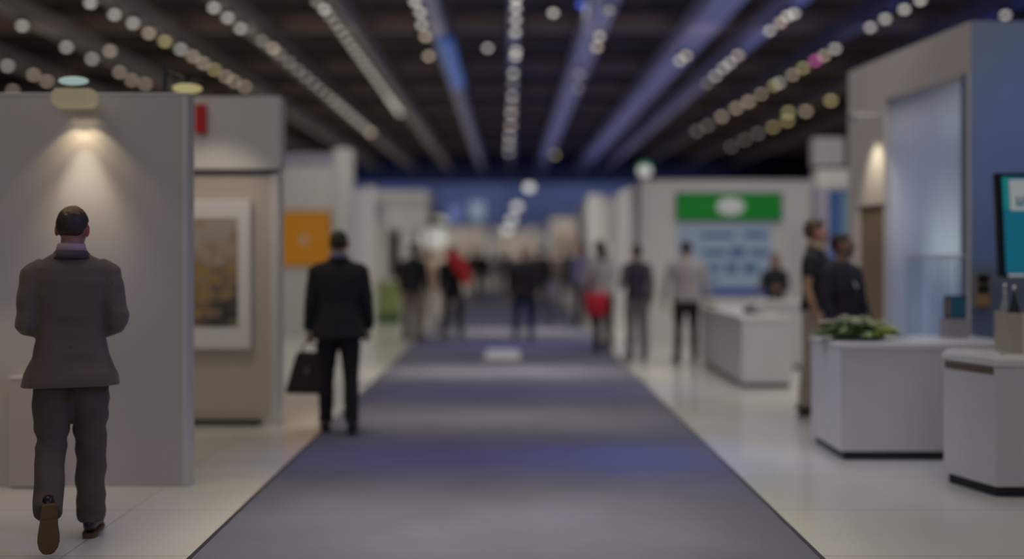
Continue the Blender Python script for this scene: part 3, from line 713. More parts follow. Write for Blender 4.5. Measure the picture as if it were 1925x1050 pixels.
for i, (x, y, ww, hh_, c_) in enumerate(((855,402,22,30,(.35,.45,1.0)),(897,396,28,36,(.62,.80,1.0)))):
    pt = P(x, y, 58.5); o = MB().box(-ww/F*29, ww/F*29, 0, .1, -hh_/F*29, hh_/F*29).build('wall_screen', emis('far_screen_%d' % i, c_, .28), bevel=.03)
    o.location = pt; tag(o, ['smaller bluish lit screen on the blue far wall', 'larger pale lit screen on the blue far wall'][i], 'screen', 'lit screens on the far wall')
    o2 = MB().box(-.05, .05, .1, 1.5, -.05, .05).build('bracket', M_dark, o)

# ------------------------------------------------------------------ right booths
# green sign booth
Z6 = 18.0; xa = 2.23; h6 = EYE+(VY-340)/F*Z6
r = empty('booth_wall', (xa, Z6, 0), 'long white booth wall carrying the green sign and the pale blue screen', 'booth wall')
MB().box(0, 3.75, 0, .15, 0, h6).build('front_panel', M_white, r)
MB().box(0, .12, .15, 5.1, 0, h6).build('side_panel', M_white, r)
MB().box(-.01, 3.75, -.01, .16, h6, h6+.02).build('top_rail', M_trim, r)
sg = P(1371, 388, Z6-.06)
r = empty('green_sign', sg, 'wide green sign with a glowing white oval on the white booth wall', 'sign')
a_, b_ = 97/F*Z6, 24/F*Z6
MB().box(-a_, a_, 0, .06, -b_, b_).build('panel', emis('green_panel', (0.0,.42,.03), .22), r, bevel=.006)
mb = MB(); mb.box(-a_-.02, a_+.02, .005, .06, b_, b_+.025); mb.box(-a_-.02, a_+.02, .005, .06, -b_-.025, -b_); mb.box(-a_-.025, -a_, .005, .06, -b_, b_); mb.box(a_, a_+.025, .005, .06, -b_, b_)
mb.build('frame', mat('teal_frame', (.02,.10,.12), .4), r)
V, Fc = ell((.02,-.012,0),(.235,.03,.145)); MB().add(V, Fc, 0, True).build('glow_oval', emis('sign_glow_oval', (1,.97,.97), .27), r)  # glowing oval put on the sign in place of a lamp's blurred disc
ss = P(1363, 488, Z6-.05)
r = empty('wall_screen', ss, 'large pale blue information screen below the green sign', 'screen')
a_, b_ = 88/F*Z6, 66/F*Z6
MB().box(-a_, a_, 0, .05, -b_, b_).build('display', emis('pale_screen', (.50,.62,.80), .24), r, bevel=.004)
bm_ = emis('screen_blue', (.13,.30,.62), .16)
for (x0, x1, y0, y1) in ((1318,1380,438,446),(1400,1440,436,446),(1322,1364,470,480),(1372,1400,466,482),(1410,1444,470,480),(1330,1356,498,508),(1366,1384,494,514),(1396,1424,496,512),(1330,1350,522,530)):
    p0 = P(x0, y0, Z6-.05)-ss; p1 = P(x1, y1, Z6-.05)-ss; MB().box(p0.x, p1.x, -.008, .004, p1.z, p0.z).build('screen_text', bm_, r)
p0 = P(1276, 541, Z6-.05)-ss; p1 = P(1450, 554, Z6-.05)-ss
MB().box(p0.x, p1.x, -.006, .004, p1.z, p0.z).build('footer_band', emis('screen_deep_blue', (.03,.08,.55), .20), r)
# white column booth beyond
Z7 = 26.0; xa7, xb7 = (1104-VX)/F*Z7, (1152-VX)/F*Z7; h7 = EYE+(VY-366)/F*Z7
r = empty('booth_wall', ((xa7+xb7)/2, Z7, 0), 'narrow white booth end beyond the green sign wall', 'booth wall')
w_ = (xb7-xa7)/2
MB().box(-w_, w_*.35, 0, .4, 0, h7).build('end_post', M_white, r, bevel=.02)
MB().box(w_*.35, w_+.4, .1, .3, 0, h7-.12).build('wall_panel', M_white, r)
MB().box(-w_+.1, -w_+.2, .4, 6.0, 0, h7-.1).build('side_panel', M_white, r)
# pillar with hanging sign box and blue panel
Z8 = 15.6; p0 = P(1536, 316, Z8)
r = empty('booth_pillar', (p0.x+.45, Z8, 0), 'white booth pillar with a blue lit panel behind the two talking people', 'booth pillar')
MB().box(-.45, .75, 0, .3, P(0,352,Z8).z, p0.z).build('lintel', M_white, r, bevel=.006)
MB().box(-.45, -.28, 0, .3, 0, P(0,352,Z8).z).build('jamb', mat('lilac_jamb', (.42,.40,.50), .5), r)
MB().box(-.26, .75, .2, .3, 0, P(0,356,Z8).z).build('glow_panel', emis('cyan_panel', (.10,.20,.52), .22), r)
MB().box(-.02, .18, .12, .2, .8, P(0,362,Z8).z).build('diffuser', emis('cyan_panel_bright', (.30,.50,.62), .22), r)
p1 = P(1560, 285, Z8); 
r = empty('sign_box', p1, 'square white sign box standing above the booth pillar', 'sign')
MB().box(-.235, .21, -.02, .22, -.21, .21).build('box', mat('grey_white_box', (.44,.43,.46), .5), r, bevel=.01)
MB().box(.215, .26, -.01, .22, -.22, .215).box(-.15, .26, .0, .22, -.25, -.215).build('dark_edge', M_dark, r)

# big booth with curtain: side wall along the aisle
A0 = Vector((3.99, 9.2, 0)); A1 = Vector((3.76, 11.8, 0)); HB = 3.6
dirw = (A1-A0); LW = dirw.length; dirw.normalize(); ang = math.atan2(dirw.y, dirw.x)
# local frame: +x runs along the wall away from the viewer, +y points to the aisle
M_cream2 = mat('pinkish_white', (.62,.57,.55), .5, var=.02)
r = empty('curtain_booth', A0, 'tall cream booth shell with a backlit curtain and a doorway', 'booth', rz=ang)
def tpos(t): return t*LW
t0, t1, t2 = tpos(.022), tpos(.647), tpos(.90); zc = 3.16; zd = 2.10; TH = -.22
MB().box(0, LW, TH, 0, zc, HB).build('header_panel', M_cream2, r)
MB().box(0, t0, TH, 0, 0, zc).build('corner_post', M_trim, r)
MB().box(t1, LW, TH, 0, zd, zc).build('door_header', M_cream2, r)
MB().box(t2, LW, TH, 0, 0, zd).build('door_jamb', M_cream2, r)
MB().box(t1, t1+.05, TH, -.01, 0, zd).build('door_jamb', M_cream2, r)
plabel(MB().box(t1+.05, t2, -.07, -.03, 0, zd).build('door', mat('brown_door', (.24,.18,.13), .5), r), 'brown recessed door')
MB().box(t0-.06, t1+.06, -1.06, -1.0, 0, HB).build('light_baffle_back', M_white, r)  # unseen white panels added behind the curtain to hold in its backlight
MB().box(t1+.01, t1+.05, -1.0, TH, 0, HB).build('light_baffle_side', M_white, r)
# front face of the booth (towards the viewer)
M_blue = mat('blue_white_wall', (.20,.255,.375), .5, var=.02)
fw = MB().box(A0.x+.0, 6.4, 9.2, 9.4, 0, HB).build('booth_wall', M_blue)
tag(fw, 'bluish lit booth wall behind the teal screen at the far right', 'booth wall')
# curtain with vertical folds
def curtain(name, xa, xb, za, zb, y, amp, n, m, parent, seed=1):
    rnd = random.Random(seed); N = n*10; ph = rnd.random()*6
    xs = [xa+(xb-xa)*i/N for i in range(N+1)]
    ys = [y+amp*math.sin(2*PI*n*i/N+ph+.8*math.sin(i*.13))*(0.7+.3*math.sin(i*.37)) for i in range(N+1)]
    V = []; Fc = []; zsn = 6
    for j in range(zsn+1):
        z = za+(zb-za)*j/zsn
        for i in range(N+1): V.append((xs[i], ys[i]*(1) , z))
    for j in range(zsn+1):
        z = za+(zb-za)*j/zsn
        for i in range(N+1): V.append((xs[i], ys[i]-.006, z))
    k = (zsn+1)*(N+1)
    for j in range(zsn):
        for i in range(N):
            a = j*(N+1)+i; Fc.append((a, a+1, a+N+2, a+N+1)); Fc.append((k+a+1, k+a, k+a+N+1, k+a+N+2))
    for i in range(N):
        a = i; Fc.append((a+1, a, k+a, k+a+1)); a = zsn*(N+1)+i; Fc.append((a, a+1, k+a+1, k+a))
    for j in range(zsn):
        a = j*(N+1); Fc.append((a, a+N+1, k+a+N+1, k+a)); a += N; Fc.append((a+N+1, a, k+a, k+a+N+1))
    return MB().add(V, Fc, 0, True).build(name, m, parent)
def cloth_mat(name, col, tr):
    m = bpy.data.materials.new(name); m.use_nodes = True; nt = m.node_tree
    for n in list(nt.nodes):
        if n.type != 'OUTPUT_MATERIAL': nt.nodes.remove(n)
    out = [n for n in nt.nodes if n.type == 'OUTPUT_MATERIAL'][0]
    d = nt.nodes.new('ShaderNodeBsdfDiffuse'); t = nt.nodes.new('ShaderNodeBsdfTranslucent'); mx = nt.nodes.new('ShaderNodeMixShader')
    tc = nt.nodes.new('ShaderNodeTexCoord'); wv = nt.nodes.new('ShaderNodeTexNoise'); wv.inputs['Scale'].default_value = 60
    rp = nt.nodes.new('ShaderNodeValToRGB'); rp.color_ramp.elements[0].color = (*[c*.94 for c in col], 1); rp.color_ramp.elements[1].color = (*col, 1)
    L = nt.links.new; L(tc.outputs['Object'], wv.inputs['Vector']); L(wv.outputs['Fac'], rp.inputs['Fac'])
    L(rp.outputs['Color'], d.inputs['Color']); L(rp.outputs['Color'], t.inputs['Color'])
    mx.inputs[0].default_value = tr; L(d.outputs[0], mx.inputs[1]); L(t.outputs[0], mx.inputs[2]); L(mx.outputs[0], out.inputs['Surface'])
    return m
M_curt = cloth_mat('sheer_white', (.80,.82,.85), .55)
Mloc = Matrix.Translation(A0) @ Matrix.Rotation(ang, 4, 'Z')
def cur_thing(label, xa, xb, za, zb, y, amp, n, seed):
    root = empty('curtain', Mloc @ Vector(((xa+xb)/2, y, 0)), label, 'curtain', rz=ang)
    curtain('fabric', xa-(xa+xb)/2, xb-(xa+xb)/2, za, zb, 0, amp, n, M_curt, root, seed)
    MB().box(-(xb-xa)/2, (xb-xa)/2, -.012, .012, zb-.012, zb+.012).build('rail', M_trim, root)
cur_thing('tall backlit white and blue curtain hanging in the cream booth wall', t0+.005, t1-.005, .02, zc-.02, -.045, .012, 13, 3)
xa_, xb_ = t0+.02, t0+(t1-t0)*.74
root = empty('string_curtain', Mloc @ Vector(((xa_+xb_)/2, -.012, 0)), 'short curtain of hanging ribbons over the lower part of the tall curtain', 'curtain', rz=ang)
w_ = (xb_-xa_)/2
MB().box(-w_, w_, -.008, .008, 1.555, 1.575).build('rail', M_trim, root)
mb = MB(); x = -w_; rnd = random.Random(2)
while x < w_-.02:
    ww = rnd.uniform(.008, .016); mb.box(x, x+ww, -.003+rnd.uniform(-.004,.004), .004, .03, 1.555); x += ww+rnd.uniform(.025, .06)
mb.build('ribbons', cloth_mat('ribbon_blue', (.55,.65,.78), .6), root)
def L2W(x, y, z): return Mloc @ Vector((x, y, z))
area('curtain_backlight', L2W((t0+t1)/2, -.75, 1.7), L2W((t0+t1)/2, 0, 1.7), 1.5, 2.9, 8, (.34,.50,1.0), 170)
spot('curtain_spot', L2W(t0+.45, -.95, 1.45), L2W(t0+.42, 0, 1.75), 30, (.92,1.0,.80), 75, .95, .15)
spot('curtain_spot', L2W(t0+.7, -.95, .9), L2W(t0+.65, 0, .9), 13, (.70,.88,1.0), 100, .95, .15)
spot('curtain_spot', L2W(t0+.30, -.95, 2.75), L2W(t0+.28, 0, 2.95), 8, (.8,1.0,.95), 60, .95, .15)
spot('curtain_spot', L2W(t1-.22, -.95, 1.9), L2W(t1-.2, 0, 2.0), 10, (.95,.90,1.0), 80, .95, .15)
# lamp above the doorway
ld = L2W(t1+.18, .26, 3.0)
r = empty('door_spotlight', ld, 'small spotlight fixed above the brown doorway', 'spotlight', rz=ang)
MB().lathe([(.03,-.05),(.032,.03),(.02,.05)], seg=16).build('lamp_head', M_beam, r); MB().box(-.01,.01,-.258,-.03,.02,.04).build('bracket', M_trim, r)
spot('door_spot', L2W(t1+.18, .26, 2.92), L2W(t1+.16, 0, 2.2), 21, (1.0,.90,.64), 74, .9, .05)
spot('booth_blue_spot', (5.4, 5.2, 4.2), (5.3, 9.2, 1.9), 120, (.12,.30,1.0), 55, .8, .2)
spot('booth_white_spot', (1.2, 6.5, 4.6), (3.9, 10.6, 2.7), 55, (1.0,.85,.72), 46, .8, .2)

# counters -------------------------------------------------------------------------------------
def poly_inset(poly, d):
    n = len(poly); out = []
    for i in range(n):
        p0, p1, p2 = [Vector(poly[(i+k-1)%n]) for k in range(3)]
        e1 = (p1-p0).normalized(); e2 = (p2-p1).normalized(); n1 = Vector((-e1.y, e1.x)); n2 = Vector((-e2.y, e2.x))
        b = (n1+n2); b = b/(b.length_squared)*2; out.append(tuple(p1+b*d))
    return out
def counter(poly, h, label, group, pl=.07, top_t=.045, over=.012, name='display_counter'):
    cx = sum(p[0] for p in poly)/len(poly); cy = sum(p[1] for p in poly)/len(poly)
    r = empty(name, (cx, cy, 0), label, 'counter', group); q = [(x-cx, y-cy) for x, y in poly]
    plabel(MB().prism(poly_inset(q, .035), 0, pl).build('plinth', M_black, r), 'black recessed plinth')
    MB().prism(q, pl, h-top_t).build('body', M_counter, r, bevel=.004)
    MB().prism(poly_inset(q, -over), h-top_t, h).build('countertop', M_top, r, bevel=.006)
    return r, (cx, cy)
counter([(2.548,8.18),(3.72,8.18),(3.90,8.45),(3.90,8.98),(2.548,8.98)], .90, 'white counter with black plinth carrying the green flower arrangement', None)
r, cc = counter([(3.175,6.94),(5.2,6.94),(5.2,7.70),(3.18,7.70),(3.03,7.42)], .90, 'nearest white counter at the right edge with a brown groove', None)
# brown groove strip on its left face
a = Vector((3.175,6.94)); b_ = Vector((3.03,7.42)); d = (b_-a).normalized(); nn = Vector((-d.y, d.x))
qd = [a+d*.02+nn*.006, a+d*.02-nn*.01, b_-d*.02-nn*.01, b_-d*.02+nn*.006]
qd = [(v.x-cc[0], v.y-cc[1]) for v in qd]
if sum(qd[i][0]*qd[(i+1)%4][1]-qd[(i+1)%4][0]*qd[i][1] for i in range(4)) < 0: qd.reverse()
plabel(MB().prism(qd, .800, .846).build('groove', mat('brown_groove', (.16,.12,.09), .5), r), 'brown groove below the top')
counter([(2.76,12.6),(3.36,12.6),(3.36,15.4),(2.78,15.4)], .83, 'long white counter beside the man in the pale shirt', None, pl=.05)
counter([(3.40,14.6),(4.7,14.6),(4.7,15.2),(3.40,15.2)], .93, 'higher white back counter in front of the pale blue screen', None, pl=.05)

# things on the counters ---------------------------------------------------------------------
# flower arrangement
fc = Vector(((1612-VX)/F*8.55, 8.55, .90))
r = empty('flower_arrangement', fc, 'low green flower arrangement with pale blossoms on the white counter', 'flowers')
MB().lathe([(.16,0),(.20,.012),(.21,.03),(.19,.028),(.15,.012)], seg=28).build('dish', M_dark, r)
rnd = random.Random(4)
def leaf(mb, p, d, ln, wd, bend):
    d = Vector(d).normalized(); s_ = d.cross(Vector((0,0,1)))
    s_ = s_.normalized() if s_.length > .01 else Vector((1,0,0)); up = s_.cross(d)
    V = []; Fc = []; N = 5
    for i in range(N+1):
        t = i/N; wv = wd*math.sin(PI*min(.98, t*.9+.08))**.8
        c_ = Vector(p)+d*ln*t-Vector((0,0,1))*bend*t*t*ln
        c_.z = max(c_.z, .012)
        V += [c_-s_*wv/2, c_+up*wd*.12, c_+s_*wv/2]
    for i in range(N):
        a = i*3; Fc += [(a,a+1,a+4,a+3),(a+1,a+2,a+5,a+4)]
    k = len(V); V += [v-up*.0015 for v in V]; Fc += [tuple(k+i for i in reversed(f)) for f in list(Fc)]
    mb.add(V, Fc, 0, True)
f1, f2 = MB(), MB()
for i in range(300):
    a = rnd.uniform(0, 2*PI); rr = rnd.uniform(0, .17); x = math.cos(a)*rr*1.7; y = math.sin(a)*rr*.8
    el_ = rnd.uniform(.1, 1.6); ln = rnd.uniform(.06, .12)
    z = .03+rnd.uniform(0, .13)*(1-rr/.22)
    leaf(f2 if (x > .05 and rnd.random() < .65) else f1, (x, y, z), (math.cos(a)*1.3, math.sin(a), el_), ln, rnd.uniform(.035,.065), rnd.uniform(.1,.6))
f1.build('dark_foliage', mat('leaf_dark', (.17,.27,.11), .5, var=.4, scale=14), r)
f2.build('lime_foliage', mat('leaf_lime', (.46,.55,.08), .5, var=.35, scale=14), r)
for i in range(24):
    a = rnd.uniform(0, 2*PI); rr = rnd.uniform(.02,.20); x = math.cos(a)*rr*1.2-.04; y = math.sin(a)*rr*.7; z = .12+rnd.uniform(0,.06)*(1 if rr < .12 else .4)
    mb = MB()
    for q in range(9):
        aa = q*2*PI/9; leaf(mb, (x, y, z), (math.cos(aa), math.sin(aa), .9 if q%2 else .4), .042, .028, .2)
    e, Fe = ell((x, y, z+.006),(.010,.010,.008), 10, 6); mb.add(e, Fe, 0, True)
    mb.build('blossom', mat('pale_blossom', (.78,.78,.58), .6), r)
for sd in (-1, 1):                                   # trailing sprays
    mb = MB()
    for i in range(16):
        t = i/15; leaf(mb, (sd*(.18+.20*t), -.03*math.sin(t*3), .045-.02*t), (sd, rnd.uniform(-1,1), .25), .055, .02, .4)
    mb.build('spray', mat('leaf_dark', (.045,.13,.05)), r)
# small dark tablet on a grey block
tb = P(1796, 598, 8.72)
r = empty('tablet_stand', (tb.x, 8.72, .90), 'small dark teal screen on a grey block at the back of the flower counter', 'tablet')
zs = P(0, 555, 8.72).z-.90; zm = P(0, 598, 8.72).z-.90
MB().box(-.095, .10, -.03, .09, 0, zm).build('block', mat('grey_block', (.36,.33,.36), .5), r, bevel=.004)
MB().box(-.09, .088, -.012, .012, zm, zs).build('bezel', M_black, r, bevel=.004)
MB().box(-.045, .080, -.0145, -.010, zm+.012, zs-.012).build('display', emis('teal_dark', (.012,.075,.14), .3), r)
MB().box(-.078, -.052, -.0145, -.010, zm+.02, zs-.02).build('photo_strip', emis('photo_strip', (.2,.14,.14), .3), r)
# wall telephone
wt = P(1844, 546, 9.19)
r = empty('wall_device', wt, 'small wall device with dark upper half and tan lower half on the bluish wall', 'wall device')
MB().box(-.065, .065, -.05, .008, -.145, .145).build('housing', mat('tan_grey', (.33,.27,.23), .5), r, bevel=.006)
MB().box(-.05, .045, -.062, -.048, .07, .14).build('screen', M_black, r, bevel=.003)
MB().box(-.05, .045, -.066, -.048, -.01, .045).build('reader', M_black, r, bevel=.003)
MB().box(-.06, .058, -.068, -.048, -.135, -.03).build('cover', mat('tan_cover', (.42,.26,.13), .5), r, bevel=.006)
# teal display
Zt = 8.1; tc_ = P(1872, 325, Zt)
r = empty('display_screen', (tc_.x, Zt, 0), 'large teal presentation screen on a stand at the right edge', 'screen')
wv_ = 1.15; z0 = P(0, 521, Zt).z; z1 = tc_.z
tl = R(2.6)
def tilt(mb): 
    mb.v = [(x+math.tan(tl)*(z1-z)*(1 if x < .5 else 0), y, z) for x, y, z in mb.v]; return mb
tilt(MB().box(0, wv_, 0, .06, z0, z1)).build('casing', M_black, r, bevel=.006)
tilt(MB().box(.045, wv_-.03, -.006, .004, z0+.03, z1-.028)).build('display', emis('teal_display', (.005,.17,.27), .50), r)
tilt(MB().box(.045, .085, -.008, .004, z1-.27, z1-.03)).build('side_strip', emis('teal_green', (.01,.26,.26), .5), r)
tilt(MB().box(.095, .62, -.010, .004, z1-.285, z1-.05)).build('white_box', emis('screen_white', (.9,.95,.95), .24), r)
tilt(MB().box(.06, .5, -.010, .004, z0+.006, z0+.026)).build('ledge_light', emis('screen_white', (.9,.95,.95), .24), r)
fcv = bpy.data.curves.new('lettering', 'FONT'); fcv.body = 'LJ'; fcv.size = .085; fcv.extrude = .001; fcv.offset = .006
f0 = bpy.data.objects.new('tmp_letters', fcv); COL.objects.link(f0)
dg = bpy.context.evaluated_depsgraph_get(); dg.update(); fme = bpy.data.meshes.new_from_object(f0.evaluated_get(dg)); bpy.data.objects.remove(f0)
fme.materials.clear(); fme.materials.append(emis('letter_teal', (.01,.12,.18), .5))
fo = bpy.data.objects.new('lettering', fme); COL.objects.link(fo); fo.parent = r; fo.location = (.150, -.013, z1-.245); fo.rotation_euler = (PI/2, 0, 0)
MB().box(.50, .64, .0, .06, .04, z0).build('pole', M_chrome, r, bevel=.01)
MB().box(.25, .90, -.16, .22, 0, .04).build('foot', M_dark, r, bevel=.01)
# tan box with bottles
bx = P(1884, 655, 7.45); BX = bx.x
r = empty('tan_box', (BX+.13, 7.45, .90), 'open tan box of bottles standing on the nearest white counter', 'box')
hb = P(0, 586, 7.45).z-.90
tm_ = mat('tan_card', (.46,.39,.31), .6); mb = MB(); q = .13
mb.box(-q, q, -.12, -.11, 0, hb); mb.box(-q, q, .11, .12, 0, hb); mb.box(-q, -q+.01, -.11, .11, 0, hb); mb.box(q-.01, q, -.11, .11, 0, hb)
mb.build('sides', tm_, r); MB().box(-q+.01, q-.01, -.11, .11, 0, .008).build('bottom', tm_, r)
plabel(MB().box(-.045, -.03, -.126, -.119, .0, hb).build('tape', mat('white_tape', (.7,.68,.64), .5), r), 'white tape strip')
def bottle(x, y, h, rr, m, label):
    o = empty('bottle', (BX+.13+x, 7.45+y, .909), label, 'bottle', 'bottles in the tan box')
    MB().lathe([(rr*.9,0),(rr,.01),(rr,h*.58),(rr*.8,h*.68),(rr*.36,h*.8),(rr*.34,h*.93)], seg=20).build('glass', m, o)
    MB().lathe([(rr*.4,h*.93),(rr*.4,h)], seg=16).build('cap', M_chrome, o)
bottle(-.06, -.03, .46, .036, M_black, 'black bottle in the middle of the tan box')
bottle(.03, -.04, .47, .034, mat('clear_bottle', (.55,.56,.58), .15, trans=.4), 'clear bottle right of the black bottle in the tan box')
bottle(-.085, .055, .47, .032, mat('clear_bottle', (.55,.56,.58)), 'clear bottle left behind the black bottle in the tan box')
bottle(.072, .04, .48, .036, M_black, 'dark bottle at the right end of the tan box')
sp_ = P(1879, 648, 7.3)
r = empty('small_plant', (sp_.x, 7.25, .90), 'tiny dark plant pot beside the tan box on the counter', 'plant')
MB().lathe([(.014,0),(.02,.035)], seg=14).build('pot', M_white, r)
mb = MB()
for i in range(14):
    a = i*2.4; leaf(mb, (0,0,.034), (math.cos(a), math.sin(a), .5), .035, .014, .3)
mb.build('leaves', mat('leaf_dark', (.045,.13,.05)), r)
# things on the long far counter
hb_ = P(1438, 578, 13.4)
r = empty('brochure_stand', (3.12, 13.3, .83), 'black open brochure stand lying across the far white counter', 'brochure stand')
V, Fc = loft([((-.14,.10,.07),.012,.06),((.0,.0,.02),.012,.07),((.2,-.25,.012),.012,.05)], 12, 3, (0,0,1)); MB().add(V, Fc, 0, True).build('holder', M_dark, r)
MB().box(-.16, -.02, .08, .20, 0, .05).build('foot', M_dark, r, bevel=.01)
o = MB().box(-.1, .1, -.07, .07, 0, .03).build('brochure_stack', M_white, bevel=.003); o.location = (3.16, 12.92, .83); tag(o, 'stack of white brochures near the front of the far white counter', 'brochures')
gb = P(1336, 574, 15.0); o = MB().box(-.05, .05, -.04, .04, 0, .045).build('lime_box', mat('lime_plastic', (.22,.26,.03), .5), bevel=.006); o.location = (2.87, 15.0, .83); tag(o, 'small lime green box on the counter by the pale shirted man', 'box')

spot('flower_fill_spot', (2.5, 7.4, 4.2), (2.78, 8.55, 1.0), 22, (1.0,.96,.82), 12, .7, .04)  # added to brighten the flower arrangement
# floor pools of booth light
spot('floor_spot', (-2.05, 8.6, 4.6), (-2.02, 7.6, 0), 34, (1.0,.97,.86), 11, .5, .04)
spot('floor_spot', (2.35, 9.4, 4.0), (2.25, 8.55, 0), 30, (1.0,.93,.74), 13, .6, .04)
spot('floor_spot', (-3.5, 6.6, 2.0), (-3.4, 7.1, 0), 10, (1.0,.78,.5), 60, .8, .05)

g0 = GZ(634)
r = empty('display_pedestal', ((772-VX)/F*g0, g0, 0), 'white display pedestal between the two people in black left of the carpet', 'pedestal')
MB().box(-.17, .17, -.17, .17, .03, .56).build('body', M_white, r, bevel=.006); MB().box(-.19, .19, -.19, .19, .56, .60).build('top', M_top, r, bevel=.006); MB().box(-.15, .15, -.15, .15, 0, .03).build('plinth', M_black, r)
g0 = GZ(640)
r = empty('white_bag', ((832-VX)/F*g0, g0, .0085), 'small white carrier bag standing beside the shoes of the person in black', 'bag')
V, Fc = loft([((0,0,0),.075,.04),((0,0,.012),.085,.05),((0,0,.13),.085,.045),((0,0,.16),.07,.02)], 16, 3); MB().add(V, Fc, 0, True).build('body', M_top, r)
V, Fc = loft([((-.04,0,.15),.005,.005),((-.03,0,.21),.005,.005),((.03,0,.21),.005,.005),((.04,0,.15),.005,.005)], 8, 2, (0,1,0)); MB().add(V, Fc, 0, True).build('handle', M_top, r)
# ------------------------------------------------------------------ the people
BLK = (.014,.014,.017)
def foot_at(px, py):
    Z = GZ(py); x = (px-VX)/F*Z
    return (x, Z, .0085 if CX0-.16 < x < CX1+.16 else 0)
A, gA = person('man in a grey brown suit walking away beside the plain booth wall', foot_at(134, 1012), 20, 1.84,
    dict(legL=(-2, 44, -78), legR=(4, 3, 0), out=0.6, armL=(-10, 7, 88, .40), armR=(-8, 11, 84, .46), head=(-16, -6, 2), lean=1, curl=50),
    dict(kind='jacket', top=(.150,.112,.084), lapel=(.085,.07,.075), trousers=(.105,.082,.064), shoe=(.02,.014,.012), sole=(.14,.085,.03), hair=(.045,.028,.018), style='bald',
         skin='red', collar=(.50,.36,.36), flare=1.08, bulk=.99, wrinkle=.0085, ease=1.13, sheen=.15), vox=.0085)
B, gB = person('man in a black suit carrying a dark briefcase along the carpet edge', foot_at(637, 812), 8, 1.77,
    dict(legL=(4, 2, 0), legR=(-10, 10, -6), out=2, armL=(2, 9, 8, -.02), armR=(2, 9, 14, 0), head=(-6, -2, 0), curl={'L': 95, 'R': 45}),
    dict(kind='jacket', top=BLK, trousers=(.012,.011,.013), shoe=(.01,.01,.01), hair=(.035,.033,.016), skin='light', collar=(.22,.22,.36), bulk=1.08, rough=.75, wrinkle=.005), vox=.010)
# briefcase held in his left hand
g = gB['L']
r = empty('briefcase', (g.x, g.y, g.z), 'dark brown black briefcase in the left hand of the black suited man', 'bag', rz=R(6))
mb = MB(); bz = -.09
V = []
for z, hw_, hd in ((-.46,.225,.06),(-.45,.23,.065),(-.12,.13,.035),(bz,.115,.028)):
    V += [(-hd, -hw_, z),(hd, -hw_, z),(hd, hw_, z),(-hd, hw_, z)]
rot = [(y*.92+x*.1, x*.9-y*.25, z) for x, y, z in V]
Fc = [(3,2,1,0),(12,13,14,15)]
for j in range(3):
    for i in range(4): Fc.append((j*4+i, j*4+(i+1)%4, (j+1)*4+(i+1)%4, (j+1)*4+i))
bc = mat('briefcase_leather', (.022,.015,.016), .5, bump=.1)
MB().add([(x, y, z) for x, y, z in rot], Fc).build('body', bc, r, bevel=.012)
V, Fc = loft([((-.07,.02,bz-.01),.008,.008),((-.06,.015,-.03),.008,.008),((-.03,.008,-.004),.009,.009),((.03,-.008,-.004),.009,.009),((.06,-.015,-.03),.008,.008),((.07,-.02,bz-.01),.008,.008)], 10, 2, (0,1,0.3))
MB().add(V, Fc, 0, True).build('handle', bc, r)
q = mat('reflection_pink', (.20,.13,.12), .5); MB().box(-.035,.0,-.082,-.066,-.28,-.21).build('reflection_patch', q, r, bevel=.003)  # pink tag paints a reflection on the briefcase side

person('person in a black shirt and beige trousers left of the aisle beyond the briefcase man', foot_at(777, 643), -8, 1.74,
    dict(legL=(6, 4, 0), legR=(-8, 8, -4), armL=(0, 9, 20, 0), armR=(4, 9, 25, 0)),
    dict(kind='shirt', top=BLK, trousers=(.22,.16,.12), shoe=(.02,.02,.015), hair=(.012,.016,.01), skin='tan', wrinkle=.006), vox=.014)
D_p, gD = person('person in black with white shoes and a red jacket over the shoulder', foot_at(851, 643), 4, 1.69,
    dict(legL=(3, 3, 0), legR=(-6, 6, -4), armL=(6, 9, 30, .1), armR=(40, 14, 110, .2)),
    dict(kind='shirt', top=(.010,.010,.011), trousers=BLK, shoe=(.62,.58,.52), sole=(.7,.68,.62), hair=(.03,.03,.012), skin='tan'), vox=.014)
mb = MB(); base = Vector(foot_at(851, 643))
def rel(px, py, dz=0): return P(px, py, base.y-.12-dz)-base
p1 = loft([(tuple(rel(836,476)),.03,.05),(tuple(rel(848,481)),.10,.08),(tuple(rel(862,494)),.14,.10),(tuple(rel(872,510)),.13,.10),(tuple(rel(877,524)),.10,.08),(tuple(rel(880,531)),.07,.05)], 18, 2.3, (.7,0,.7))
p2 = loft([(tuple(rel(858,486,.04)),.05,.05),(tuple(rel(868,500,.08)),.055,.055),(tuple(rel(876,518,.09)),.05,.05),(tuple(rel(880,536,.09)),.045,.045)], 14, 2, (1,0,0))
V, Fc = remesh([p1, p2], .014, 3)
for i in range(len(V)):
    q = mnoise.noise(Vector((V[i][0]*14+V[i][2]*6, V[i][1]*10, V[i][2]*10)))*.016
    V[i] = V[i]+np.array((0, -q, q*.4))
o = mb.add(V, Fc, 0, True).build('red_jacket', mat('red_cloth', (.72,.035,.035), .7, var=.2)); o.location = base
tag(o, 'bright red jacket slung over the right shoulder of the person in black', 'jacket')
person('person in a dark jacket and blue jeans walking in the middle of the carpet', foot_at(984, 643), 180, 1.68,
    dict(legL=(10, 4, 0), legR=(-9, 16, -10), armL=(10, 10, 25, .05), armR=(-10, 10, 20, .05)),
    dict(kind='jacket', top=(.032,.025,.028), trousers=(.012,.035,.10), shoe=(.05,.045,.035), hair=(.035,.022,.012), skin='light', flare=.95, bulk=1.1), vox=.014)
